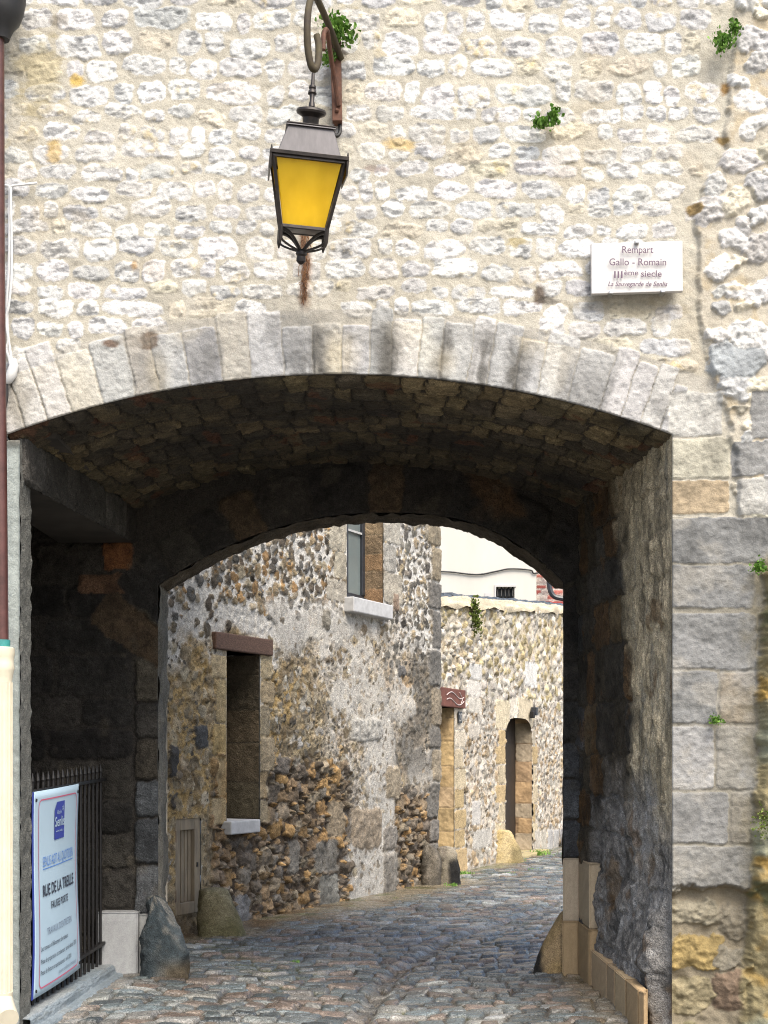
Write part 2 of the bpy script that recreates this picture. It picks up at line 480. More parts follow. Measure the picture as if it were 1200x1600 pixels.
def front_wall():
    F = Field(-2.5, 2.5, 0, 6.2, .0066, (.40, .372, .308), 21, mort=.004, rsize=.03)
    S, Z = F.S, F.Z
    rng = F.rng
    TH = np.arctan2(S - AXC, Z - AZC); RR = np.hypot(S - AXC, Z - AZC); AL = TH * ARR
    # old rubble core on the right stands proud of the facing
    bz = np.array([fz(v) for v in (-200, 0, 130, 230, 320, 480, 560, 700, 800)][::-1])
    bxx = np.array([fx(u) for u in (1160, 1150, 1132, 1128, 1086, 1086, 1100, 1142, 1150)][::-1])
    XBv = np.interp(Z, bz, bxx) + F.W1 * .02
    old = sm(0, .03, S - XBv) * sm(fz(830), fz(780), Z)
    xbf = lambda z: float(np.interp(z, bz, bxx))
    ringtop = lambda x: float(arcf(np.array(min(max(x, XL), XR)))) + .33
    # facing courses
    def ok(cx, cz, w, h):
        if cx + w / 2 > xbf(cz) - .01: return False
        if cx < 1.75 and cz - h / 2 < ringtop(cx) - .02: return False
        return True
    greys = [(.54, .53, .51), (.57, .56, .54), (.50, .495, .48), (.56, .545, .51), (.52, .515, .50), (.43, .43, .425), (.52, .475, .38), (.57, .56, .54), (.55, .545, .53)]
    courses(F, -2.5, 2.3, 3.2, 6.2, (.07, .125), (.08, .25), .015, greys, ok, amp=.006, zj=.02, rough=.0055, warp=.017, edge=.14, tilt=.3, var=.14, dome=.1, pits=.95, facet=.75)
    # yellow lichen and damp
    li = sm(.55, .85, fbm(S, Z, .22, 4, 909)) * sm(0, .01, F.H)
    F.mixc(li * .6 * (Z > 3.4), (.48, .36, .13)); F.mixc(sm(.3, .9, fbm(S, Z, .5, 4, 929)) * (Z > 3.4) * .35, (.49, .46, .40)); F.mixc(sm(.45, .9, fbm(S, Z, .35, 4, 939)) * (Z > 3.4) * .3, (.36, .30, .21))
    dk = sm(.42, .9, fbm(S, Z, .09, 4, 919)) * sm(.004, .012, F.H)
    F.mixc(dk * .5, (.26, .26, .26))
    # old core stones
    F.mixc(old * .6, (.41, .365, .29)); F.mixc(old * sm(.2, .7, F.G) * .5, (.36, .28, .16))
    F.B += old * .03
    def ok2(x, z): return 1.0 if x > xbf(z) + .05 and z > fz(800) else 0.0
    scatter(F, 1.6, 2.5, fz(800), 6.2, 2600, (.05, .14), [(.50, .49, .47), (.53, .515, .485), (.45, .446, .435), (.50, .46, .37)], ok2, amp=.022, asp=(.5, .85), sep=.76, rough=.010, warp=.024, edge=.2, tilt=.3, var=.18, dome=.1, pits=.6, facet=.7)
    F.stone(fx(1148), fz(570), .16, .11, (.27, .285, .29), .025, n=2.8, rough=.006, warp=.03)
    # voussoirs
    a = -AC * 1.0 * (math.asin(AC / ARR) * ARR / AC)
    end = -a
    F.mixc(((RR < ARR + .36) & (np.abs(AL) < end + .12) & (Z > ZS - .05)) * .7 * np.ones_like(S), (.33, .31, .27))
    while a < end - .05:
        w = rng.uniform(.105, .19)
        if end - a - w < .07: w = end - a
        ln = rng.uniform(.27, .40) if a > -1.6 else rng.uniform(.34, .44)
        col = pick(rng, [(.40, .395, .38), (.43, .42, .40), (.355, .352, .345), (.42, .395, .34), (.45, .44, .425)], .1)
        cth = (a + w / 2) / ARR
        px, pz = AXC + math.sin(cth) * (ARR + ln / 2), AZC + math.cos(cth) * (ARR + ln / 2)
        F.stone(a + w / 2, ARR + ln / 2 - .012, w / 2 - .002, ln / 2 + .012, col, rng.uniform(.008, .013), n=14., edge=.055, rough=.004, warp=.007, tilt=.12, var=.14, dome=0., pits=.35, coords=(AL, RR), wn=(px - .3, px + .3, pz - .35, pz + .35))
        a += w
    # black runs and stains on the ring
    st = sm(.0, .65, vnoise(AL * 9 + 40, RR * 2.2, 77) * 2 - 1 + .5 * F.G) * sm(ARR + .42, ARR + .1, RR) * (np.abs(AL) < end) * (Z > ZS)
    F.mixc(st * .7, (.15, .147, .14)); F.mixc(sm(.35, .8, F.G + .3 * F.Rf) * (RR < ARR + .34) * (np.abs(AL) < end) * (Z > ZS) * .45, (.27, .265, .25))
    for u_, w_, k_ in ((497, .06, .9), (606, .06, 1.), (690, .035, .85), (755, .035, .85), (803, .045, 1.), (745, .05, .5), (545, .03, .4), (330, .04, .3)):
        a_ = math.atan2(fx(u_) - AXC, ZA - AZC) * ARR
        F.mixc(np.exp(-((AL - a_ + .02 * F.W1) / w_) ** 2) * sm(-1.1, -.1, vnoise(AL * 40 + 9, RR * 4, 88) * 2 - 1 + .7 * F.G) * sm(ARR + .36, ARR + .2, RR) * k_, (.10, .095, .085))
    gs = sm(.2, .8, vnoise(AL * 5 + 4, RR * 3 + 9, 79) * 2 - 1) * (RR < ARR + .3) * (np.abs(AL) < end + .2) * (Z > ZS - .1)
    F.mixc(gs * .25, (.60, .50, .30))
    # pier of large blocks on the right
    g1, g2, lt, ye, ta = (.165, .165, .16), (.20, .198, .19), (.38, .37, .34), (.37, .35, .28), (.32, .255, .17)
    pier = [(1051, 1130, 612, 682, lt), (1051, 1142, 684, 748, ye), (1051, 1140, 750, 804, ta), (1142, 1215, 690, 746, g2), (1150, 1230, 748, 806, lt), (1170, 1230, 612, 688, g2),
            (1051, 1205, 808, 880, g1), (1051, 1180, 882, 950, g1), (1050, 1182, 957, 1046, g1), (1050, 1122, 1049, 1130, g1), (1124, 1185, 1049, 1130, (.22, .19, .145)),
            (1049, 1116, 1134, 1234, (.29, .285, .275)), (1118, 1184, 1134, 1234, (.21, .20, .175)), (1048, 1138, 1237, 1318, g2), (1140, 1184, 1237, 1318, (.19, .175, .145)), (1046, 1182, 1321, 1390, (.20, .195, .18))]
    F.mixc(sm(1.45, 1.5, S) * sm(fz(806), fz(812), Z), (.20, .185, .15))
    for u0, u1, v0, v1, c in pier:
        F.block(fx(u0) - (.03 if u0 < 1060 else 0), fx(u1), fz(v1), fz(v0), c, .0075, .002, rough=.004, warp=.008, edge=.03, var=.28, dome=0., tilt=.06, pits=.4, n=14.)
    F.mixc(sm(fx(1150), fx(1185), S + F.W1 * .05) * sm(fz(860), fz(900), Z) * .6, (.17, .15, .10)); F.mixc(sm(1.5, 1.6, S) * sm(fz(806), fz(815), Z) * sm(.25, .7, F.L + .4 * F.G) * .45, (.24, .225, .19)); F.mixc(sm(1.5, 1.6, S) * sm(fz(806), fz(815), Z) * sm(.3, .8, fbm(S, Z, .3, 5, 949)) * .5, (.27, .27, .265))
    F.mixc(sm(1.5, 1.6, S) * sm(fz(806), fz(815), Z) * sm(.15, .7, fbm(S * .7, Z, .16, 5, 959)) * .45, (.31, .29, .25))
    low = sm(fz(1386), fz(1398), Z + F.W1 * .03 + .045 * np.abs(np.sin(S * 11)) * F.L) * (S > 0)
    F.B -= low * .08
    F.mixc(low, (.20, .17, .12))
    F.B += low * (fbm(S, Z, .25, 4, 555) * .035 + .01)
    for (u, v, a_, b_, c) in [(1092, 1492, .15, .095, (.27, .20, .085)), (1085, 1430, .15, .08, (.23, .205, .15)), (1150, 1440, .10, .10, (.20, .175, .13)), (1082, 1562, .13, .11, (.23, .195, .12)), (1142, 1552, .09, .12, (.16, .115, .08)), (1147, 1500, .09, .06, (.19, .17, .13)), (1090, 1628, .18, .09, (.19, .17, .1))]:
        F.stone(fx(u), fz(v), a_, b_, c, .022, n=5, rough=.008, warp=.03, edge=.16, tilt=.3, var=.3, facet=.7, pits=.5)
    # leaning mossy tower foot at the right edge
    xb = np.interp(Z, [0, .8, 1.6, 2.6, 2.9], [fx(1158), fx(1166), fx(1178), fx(1186), fx(1200)]) + F.W2 * .025
    t = np.clip(S - xb, 0, 1)
    rp = sm(fz(850), fz(900), Z)
    F.B += rp * (sm(0, .06, t) * .06 + t * .55 + sm(0, .05, t) * fbm(S, Z, .3, 4, 556) * .06)
    tm = rp * sm(0, .03, t)
    F.mixc(tm, (.21, .175, .095))
    F.mixc(tm * sm(-.1, .5, fbm(S, Z, .35, 4, 557)), (.23, .23, .16))
    F.mixc(tm * sm(.1, .6, fbm(S, Z, .25, 4, 558)), (.27, .175, .05))
    F.mixc(tm * sm(.25, .6, fbm(S, Z, .2, 4, 559)), (.10, .10, .05))
    # pier strip at the far left below the springer
    lp = (S < -1.9) * sm(3.36, 3.3, Z)
    F.H = np.where(lp > 0, F.H * .3 + F.Rf * .0025, F.H); F.B -= lp * .03
    F.mixc(lp, (.30, .325, .305)); F.C *= (1 - lp[..., None] * (.14 * np.clip(F.G, -1, 1) + .10 * F.Rf)[..., None])
    # rust run under the lamp bracket
    for (u, v0, v1, wd, k) in [(477, 345, 492, .045, .8), (523, 200, 260, .02, .5), (600, 268, 282, .02, .4)]:
        xr = fx(u) + F.W1 * .012
        F.mixc(sm(wd, 0, np.abs(S - xr)) * sm(fz(v1), fz(v1) + .1, Z) * sm(fz(v0) + .05, fz(v0), Z) * k, (.24, .13, .07))
    def blot(u, v, ru, rv, col, k):
        q = np.hypot((S - fx(u)) / (ru * YF / FPX), (Z - fz(v)) / (rv * YF / FPX)) + .45 * F.G + .3 * F.Pt
        F.mixc(sm(1.1, .5, q) * k, col)
    for a_ in ((172, 538, 16, 8, (.11, .06, .035), .85), (232, 533, 14, 14, (.10, .065, .04), .8), (206, 534, 30, 10, (.19, .17, .14), .5), (842, 462, 12, 16, (.09, .06, .04), .85), (858, 470, 18, 8, (.08, .07, .06), .7), (60, 120, 40, 60, (.30, .25, .13), .6), (90, 30, 20, 12, (.14, .12, .09), .7), (120, 125, 14, 10, (.48, .32, .06), .8), (85, 230, 12, 20, (.42, .28, .08), .7), (210, 415, 10, 14, (.34, .20, .07), .7), (630, 225, 26, 12, (.44, .31, .11), .7), (805, 378, 22, 12, (.30, .23, .07), .7), (590, 265, 26, 8, (.19, .14, .12), .6), (985, 480, 110, 14, (.20, .17, .11), .55), (1134, 140, 9, 12, (.22, .12, .03), .9), (1132, 222, 14, 9, (.20, .13, .04), .9), (1086, 328, 12, 10, (.20, .13, .04), .9), (1150, 455, 30, 10, (.28, .20, .07), .6), (1030, 480, 20, 40, (.30, .25, .16), .4)):
        blot(*a_)
    # the opening
    xl = np.where(Z < 3.34, -2.02, XL); az = arcf(S)
    ins = (S > xl) & (S < XR) & (Z < np.where(S < XL, 0, az))
    dl, dr, dt = S - xl, XR - S, az - Z
    dm = np.minimum(np.minimum(dl, dr), dt)
    k = ins & (dm < F.ds * 1.7)
    S2 = np.where(k & (dl == dm), xl, np.where(k & (dr == dm), XR, S))
    Z2 = np.where(k & (dt == dm) & (dl != dm) & (dr != dm), az, Z)
    edge = np.where(S > 0, np.minimum(np.abs(S - XR), 1), 1)
    F.S, F.Z = S2.astype(np.float32), Z2.astype(np.float32)
    P = F.points((0, YF, 0), (1, 0, 0), (0, -1, 0))
    # chipped outer edges: border vertices fall back to the passage
    P[k, 1] = YF + .012
    return put('front_wall', grid_mesh('front_wall', P, F.C, F.keepmask(ins)), M['lime'], gate)
front_wall()

SOOT = [(.075, .062, .044), (.095, .078, .052), (.058, .05, .04), (.12, .088, .05), (.075, .068, .058)]
def vault():
    n = 420; m = 330
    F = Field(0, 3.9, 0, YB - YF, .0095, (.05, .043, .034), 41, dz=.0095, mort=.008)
    z = 0
    while z < YB - YF:
        hh = F.rng.uniform(.16, .3); x = -F.rng.uniform(0, .2)
        while x < 3.9:
            w = F.rng.uniform(.12, .22); F.block(x, x + w, z, z + hh, pick(F.rng, [(.17, .135, .08), (.14, .115, .07), (.20, .16, .09), (.11, .092, .065), (.22, .17, .095)], .2), F.rng.uniform(.004, .026), .005, rough=.007, warp=.02, edge=.1, var=.35, dome=.05, tilt=.5, pits=.5); x += w
        z += hh
    F.mixc(np.clip(sm(.0, .7, F.L + .3 * F.G) * .75 + .35 * sm(.7, 1.6, F.Z + .3 * F.L), 0, .85), (.035, .031, .027)); F.mixc(sm(.62, .8, fbm(F.S, F.Z, .2, 3, 77)) * .6, (.13, .055, .03))  # black patches; darker with depth, fading daylight put into the colour
    d = np.clip(F.Z / (YB - YF), 0, 1); t = F.S / 3.9
    x0 = lerp(XL, -1.80, d); x1 = lerp(XR, 1.40, d); zs = ZS - .0 * d; za = ZA
    th = (t * 2 - 1)
    X = lerp(x0, x1, t)
    c = (x1 - x0) / 2; rr = (c * c + (za - zs) ** 2) / (2 * (za - zs))
    xm = X - (x0 + x1) / 2
    Zv = za - rr + np.sqrt(rr * rr - xm * xm)
    h = F.H * sm(0, .06, F.Z)
    P = np.stack([X - h * xm / rr * -1 * -1, YF + .0 + F.Z, Zv - h], -1).astype(np.float32)
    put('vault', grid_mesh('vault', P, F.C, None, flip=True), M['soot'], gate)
vault()

def side_wall():
    L = math.hypot(XR - 1.40, YB - YF); d = ((1.40 - XR) / L, (YB - YF) / L, 0); n = (-d[1], d[0], 0)
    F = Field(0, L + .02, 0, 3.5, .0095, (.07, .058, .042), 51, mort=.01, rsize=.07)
    rng = F.rng; z = 0
    while z < 3.5:
        h = rng.uniform(.2, .36); x = -rng.uniform(0, .3)
        while x < L:
            w = rng.uniform(.22, .5)
            c = pick(rng, SOOT + [(.10, .062, .032), (.07, .068, .066)], .2)
            F.block(x, x + w, z, z + h, c, rng.uniform(.004, .022), .006, rough=.012, warp=.025, edge=.10, tilt=.3, var=.4, dome=.05)
            x += w
        z += h
    # paler washed outer strip, daylight at the jamb also put into its colour
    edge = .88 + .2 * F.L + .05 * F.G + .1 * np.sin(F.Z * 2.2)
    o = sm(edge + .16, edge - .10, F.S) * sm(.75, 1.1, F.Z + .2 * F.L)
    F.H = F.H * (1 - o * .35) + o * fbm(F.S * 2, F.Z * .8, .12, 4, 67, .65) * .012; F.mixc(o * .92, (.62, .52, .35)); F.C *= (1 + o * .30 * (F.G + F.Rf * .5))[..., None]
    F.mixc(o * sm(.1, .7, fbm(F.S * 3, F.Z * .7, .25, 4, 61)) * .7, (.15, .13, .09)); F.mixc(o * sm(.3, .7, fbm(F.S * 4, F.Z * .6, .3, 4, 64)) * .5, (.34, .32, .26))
    # rough dark lower part
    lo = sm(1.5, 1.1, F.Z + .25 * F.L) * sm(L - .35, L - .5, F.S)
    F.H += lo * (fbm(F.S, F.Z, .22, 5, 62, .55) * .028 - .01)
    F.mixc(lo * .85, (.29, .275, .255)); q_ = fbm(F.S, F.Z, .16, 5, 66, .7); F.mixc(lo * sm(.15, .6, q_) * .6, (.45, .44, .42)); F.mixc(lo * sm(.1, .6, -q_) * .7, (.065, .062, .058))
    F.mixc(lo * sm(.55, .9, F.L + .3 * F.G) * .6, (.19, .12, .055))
    F.mixc(sm(.55, .85, fbm(F.S, F.Z, .22, 4, 63)) * .6, (.15, .085, .035))
    F.B += np.clip(XR - F.S * .0845 - 1.42 + F.S * .0127 - .035, 0, 1) * .85 * sm(1.05, .25, F.Z + .1 * F.L) * sm(.0, .14, F.S)
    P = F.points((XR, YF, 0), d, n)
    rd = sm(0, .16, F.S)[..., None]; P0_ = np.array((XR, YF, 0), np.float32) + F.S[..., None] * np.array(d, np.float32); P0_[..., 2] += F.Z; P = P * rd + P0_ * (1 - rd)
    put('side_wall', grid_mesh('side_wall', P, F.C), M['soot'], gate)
side_wall()

# rear wall with its lower arch
BXL, BXR, BZA = -1.62, 1.285, 3.34
def barc(x):
    x = np.asarray(x, dtype=np.float64)
    l = BZA - .52 * np.clip(-x / 1.62, 0, 1) ** 2.1
    r = BZA - .50 * np.clip(x / 1.285, 0, 1) ** 2.7
    return np.where(x < 0, l, r)
def rear_wall():
    F = Field(-3.3, 1.55, 0, 3.9, .0105, (.045, .04, .034), 71, mort=.006)
    S, Z = F.S, F.Z; rng = F.rng
    z = 0
    hs = [.30, .20, .27, .26, .25, .28, .24, .22, .30, .26, .25, .3, .3, .3]
    for h in hs:
        x = -3.3 - rng.uniform(0, .3)
        while x < -1.82:
            w = rng.uniform(.3, .6)
            if x + w > -1.95: w = -1.795 - x
            F.block(x, x + w, z, z + h, pick(rng, [(.03, .028, .025), (.04, .036, .031), (.025, .023, .021), (.05, .045, .038)], .2), rng.uniform(.008, .03), .008, rough=.01, warp=.02, edge=.12, tilt=.2, var=.35)
            x += w
        z += h
    for (u0, u1, v0, v1, c) in [(160, 210, 845, 893, (.20, .085, .035)), (120, 211, 896, 930, (.13, .075, .045))]:
        F.block(bx_(u0), bx_(u1), bz_(v1), bz_(v0), c, .03, .006, rough=.006, warp=.012, var=.3)
    # pier stones
    z = .45
    while z < 2.85:
        h = rng.uniform(.24, .36)
        c = pick(rng, [(.075, .066, .05), (.09, .08, .06), (.06, .056, .048)], .2) if z > 1.35 else pick(rng, [(.10, .105, .11), (.13, .135, .14), (.075, .08, .085)], .2)
        F.block(-1.79, BXL + .03, z, z + h, c, .045, .006, rough=.008, warp=.012, edge=.1, var=.35)
        z += h
    z = .86
    for h, c in ((.27, (.07, .072, .075)), (.30, (.10, .105, .11)), (.26, (.085, .088, .092)), (.3, (.05, .048, .044)), (.27, (.055, .05, .044)), (.3, (.05, .046, .04)), (.3, (.06, .052, .04))):
        F.block(BXR - .03, 1.46, z, z + h, c, .035, .006, rough=.008, warp=.012, edge=.1, var=.3)
        z += h
    # ring of wide voussoirs
    cxa, cza = -.05, 1.25
    TH = np.arctan2(S - cxa, Z - cza); RR = np.hypot(S - cxa, Z - cza)
    a = -1.02
    while a < 1.02:
        w = rng.uniform(.11, .2)
        px = cxa + math.sin(a + w / 2) * 2.0; pz = cza + math.cos(a + w / 2) * 2.0
        F.stone(a + w / 2, 2.13, w / 2 - .004, .33, pick(rng, [(.045, .04, .034), (.06, .05, .04), (.036, .033, .03), (.085, .06, .038)], .2), rng.uniform(.01, .03), n=9., edge=.12, rough=.007, warp=.01, tilt=.1, var=.35, coords=(TH, RR), wn=(px - .55, px + .55, pz - .55, pz + .55))
        a += w
    F.mixc(sm(.35, .9, F.L + .3 * F.G) * sm(.2, .9, S) * sm(2.7, 2.9, Z) * .7, (.13, .07, .03))
    F.mixc(sm(.5, .9, fbm(S, Z, .2, 4, 73)) * .4, (.11, .095, .07))
    az = barc(S)
    ins = (S > BXL) & (S < BXR) & (Z < az)
    dl, dr, dt = S - BXL, BXR - S, az - Z
    dm = np.minimum(np.minimum(dl, dr), dt)
    k = ins & (dm < F.ds * 1.7)
    S2 = np.where(k & (dl == dm), BXL, np.where(k & (dr == dm), BXR, S)); Z2 = np.where(k & (dt == dm) & (dl != dm) & (dr != dm), az, Z)
    S2 = np.where(ins, S2, S2 + 0); F.S, F.Z = S2.astype(np.float32), Z2.astype(np.float32)
    P = F.points((0, YB, 0), (1, 0, 0), (0, -1, 0)); P[k, 1] = YB
    put('rear_wall', grid_mesh('rear_wall', P, F.C, F.keepmask(ins)), M['soot'], gate)
    # reveal and underside of that arch
    pts = [(BXL, z, 0) for z in np.linspace(0, 2.82, 120)] + [(x, float(barc(x)), 1) for x in np.linspace(BXL, BXR, 220)[1:-1]] + [(BXR, z, 2) for z in np.linspace(2.84, 0, 120)]
    A = np.array(pts); dep = np.linspace(0, 1, 26)
    nn = np.arange(len(A), dtype=np.float32) * .02
    T, D = np.meshgrid(nn, (dep * .4).astype(np.float32))
    hh = fbm(T, D, .16, 4, 81) * .022
    X = A[:, 0][None] + np.where(A[:, 2] == 2, .13, 0)[None] * dep[:, None] + np.where(A[:, 2] == 0, hh, np.where(A[:, 2] == 2, hh * .4, 0))
    Zz = A[:, 1][None] - np.where(A[:, 2] == 1, np.abs(hh), 0) + 0 * X
    Pq = np.stack([X, YB + dep[:, None] * .42 + 0 * X, Zz], -1).astype(np.float32)
    Cq = np.zeros(Pq.shape, np.float32) + V3((.10, .08, .055)); Cq *= (1 + .5 * fbm(T, D, .2, 4, 83))[..., None]
    lm = (A[:, 2] == 0)[None, :, None]
    Cq = np.where(lm, V3((.20, .185, .15)) * (1 + .35 * fbm(T, D, .3, 4, 84))[..., None], Cq)
    put('rear_arch_reveal', grid_mesh('rear_arch_reveal', Pq, Cq.astype(np.float32)), M['soot'], gate)
    # lane side of the rear wall
    mb = MB(); yb = YB + .43
    xs = list(np.linspace(BXL, 1.41, 40))
    for a_, b_ in zip(xs[:-1], xs[1:]):
        za = float(barc(min(a_, 1.285))); zb = float(barc(min(b_, 1.285)))
        mb.add([(a_, yb, za), (b_, yb, zb), (b_, yb, 5.5), (a_, yb, 5.5)], [(0, 3, 2, 1)])
    mb.add([(-4, yb, 0), (BXL, yb, 0), (BXL, yb, 5.5), (-4, yb, 5.5)], [(0, 3, 2, 1)])
    mb.add([(1.41, yb, 0), (4, yb, 0), (4, yb, 5.5), (1.41, yb, 5.5)], [(0, 3, 2, 1)])
    mb.build('rear_facing', M['wallrough'], gate)
rear_wall()

def gate_mass():
    mb = MB()
    mb.box(-4, 4, 7.95, 10.5, 3.92, 6.45)
    mb.box(1.75, 4, 7.95, 10.5, 0, 3.915)
    mb.box(-4.2, -3.25, 7.95, 10.5, 0, 3.915)
    mb.box(-3.24, -2.35, 7.95, 8.1, 0, 3.3)
    mb.box(-3.24, -1.86, 8.0, 10.09, 3.40, 3.915)
    mb.box(-6, -2.52, 7.86, 8.3, 0, 6.38)
    mb.build('wall_core', M['backdark'], gate)
    mb = MB(); mb.box(2.495, 6, 7.82, 8.3, 0, 6.45); mb.box(-2.494, 2.494, 7.80, 8.3, 6.195, 6.45)
    mb.build('wall_extension', M['wallrough'], gate)
    # left pier behind the front skin, and the long lintel it carries
    F = Field(0, .24, 0, 3.36, .012, (.16, .16, .145), 91, mort=.006)
    P = F.points((-2.02, YF + .018, 0), (0, 1, 0), (1, 0, 0))
    put('pier_return', grid_mesh('pier_return', P, F.C, flip=True), M['soot'], gate)
    L = math.hypot(.23, 2.25); d = (.23 / L, 2.25 / L, 0)
    F = Field(0, L, 0, .27, .01, (.06, .056, .05), 92, mort=.008)
    x = 0
    while x < L:
        w = F.rng.uniform(.2, .5); F.block(x, x + w, .0, .27, pick(F.rng, [(.07, .065, .056), (.055, .05, .044), (.085, .08, .07)], .2), .02, .005, rough=.006, var=.3); x += w
    P = F.points((-2.02, YF + .05, 3.12), d, (d[1], -d[0], 0))
    put('lintel', grid_mesh('lintel', P, F.C, flip=True), M['soot'], gate)
    mb = MB()
    mb.hexa([(-2.33, 7.85, 3.122), (-2.03, 7.85, 3.122), (-1.80, 10.08, 3.122), (-2.33, 10.08, 3.122), (-2.33, 7.85, 3.385), (-2.03, 7.85, 3.385), (-1.80, 10.08, 3.385), (-2.33, 10.08, 3.385)])
    mb.build('lintel_core', M['backdark'], gate)
gate_mass()
def far_wall(s0, s1, seed):
    F = Field(s0, s1, 0, 6.4, .02, (.40, .372, .308), seed, mort=.004)
    courses(F, s0, s1, 0, 6.4, (.07, .125), (.08, .25), .018, [(.54, .53, .51), (.50, .495, .48), (.56, .545, .51), (.43, .43, .425), (.52, .475, .38)], amp=.012, zj=.02, rough=.006, warp=.016, edge=.25, var=.15, pits=.8)
    if s0 > 0:
        rp = sm(fz(850), fz(900), F.Z); F.B += .03 + rp * (.30 + .2 * np.clip(F.S - 2.5, 0, .6) + .05 * F.L)
        F.mixc(rp * .9, (.21, .18, .10)); F.mixc(rp * sm(.1, .6, F.L) * .8, (.25, .24, .17))
    put('front_wall', grid_mesh('front_wall', F.points((0, YF, 0), (1, 0, 0), (0, -1, 0)), F.C), M['lime'], gate)
far_wall(-6, -2.5, 95)
far_wall(2.5, 6, 96)

def dressed(name, x0, x1, y0, y1, z0, z1, col, parent, seed, top=None, gap=.0):

    me = bpy.data.meshes.new(name)
    mb = MB(); mb.box(x0, x1, y0, y1, z0, z1)
    return mb
# pale repair stones at the foot of the right pier, one mesh
def plinth():
    V, Q, C = [], [], []
    def blk(p8, col, seed, n=10):
        nonlocal V, Q, C
        p = [np.array(t, float) for t in p8]
        faces = [(0, 1, 5, 4), (1, 2, 6, 5), (2, 3, 7, 6), (3, 0, 4, 7), (4, 5, 6, 7)]
        rg = np.random.default_rng(seed)
        for f in faces:
            a, b, c, d = (p[i] for i in f)
            u = np.linspace(0, 1, n); uu, vv = np.meshgrid(u, u)
            P = (a[None, None] * ((1 - uu) * (1 - vv))[..., None] + b * (uu * (1 - vv))[..., None] + c * (uu * vv)[..., None] + d * ((1 - uu) * vv)[..., None])
            e = np.minimum(np.minimum(uu, 1 - uu), np.minimum(vv, 1 - vv))
            nrm = np.cross(b - a, d - a); nrm /= np.linalg.norm(nrm)
            P = P - nrm * ((e < .02) * .006)[..., None]
            i0 = sum(len(x) for x in V)
            V.append(P.reshape(-1, 3)); idx = np.arange(n * n).reshape(n, n) + i0
            Q.append(np.stack([idx[:-1, :-1], idx[:-1, 1:], idx[1:, 1:], idx[1:, :-1]], -1).reshape(-1, 4))
            cc = V3(col) * (1 + rg.uniform(-.08, .08, (n * n, 1)))
            C.append(cc)
    def prism(ya, yb, xa, xb, z0, z1, back, col, seed):
        blk([(xa, ya, z0), (back, ya, z0), (back, yb, z0), (xb, yb, z0), (xa, ya, z1), (back, ya, z1), (back, yb, z1), (xb, yb, z1)], col, seed)
    fxs = lambda y: 1.42 - (y - 7.75) / 2.35 * .03
    tan_, buff = (.36, .255, .14), (.42, .335, .225)
    ys = [7.80, 7.87, 8.25, 8.62, 8.9, 9.52]
    for i in range(5):
        prism(ys[i] + .003, ys[i + 1] - .003, fxs(ys[i]) + (0.0 if i else .02), fxs(ys[i + 1]), -.06, .286 + (.0 if i != 1 else .004), 1.455 if i < 1 else (1.475 if i < 2 else 1.6), pick(RG, [tan_, (.36, .27, .17), (.44, .33, .2)], .08), 300 + i)
    prism(9.525, 10.06, 1.385, 1.375, -.06, .42, 1.66, tan_, 310)
    prism(9.55, 10.06, 1.392, 1.385, .424, .865, 1.66, buff, 311)
    # frontal stones of the rear pier
    blk([(1.268, 10.0, -.06), (1.384, 10.0, -.06), (1.384, 10.4, -.06), (1.33, 10.4, -.06), (1.268, 10.0, .42), (1.384, 10.0, .42), (1.384, 10.4, .42), (1.33, 10.4, .42)], (.38, .275, .155), 312)
    blk([(1.272, 10.003, .424), (1.39, 10.003, .424), (1.39, 10.4, .424), (1.34, 10.4, .424), (1.272, 10.003, .865), (1.39, 10.003, .865), (1.39, 10.4, .865), (1.34, 10.4, .865)], (.44, .36, .26), 313)
    put('pier_plinth', raw_mesh('pier_plinth', np.concatenate(V), np.concatenate(Q), np.concatenate(C), False), M['dress'], gate)
    V, Q, C = [], [], []
    blk([(-2.03, 9.93, -.05), (-1.74, 9.93, -.05), (-1.74, 10.2, -.05), (-2.03, 10.2, -.05), (-2.03, 9.95, .49), (-1.74, 9.95, .49), (-1.74, 10.2, .49), (-2.03, 10.2, .49)], (.36, .365, .365), 320)
    blk([(-1.737, 9.97, -.05), (-1.60, 9.97, -.05), (-1.60, 10.4, -.05), (-1.737, 10.4, -.05), (-1.737, 9.99, .47), (-1.60, 9.99, .47), (-1.60, 10.4, .47), (-1.737, 10.4, .47)], (.34, .34, .33), 321)
    put('pier_plinth', raw_mesh('pier_plinth', np.concatenate(V), np.concatenate(Q), np.concatenate(C), False), M['dress'], gate)
plinth()

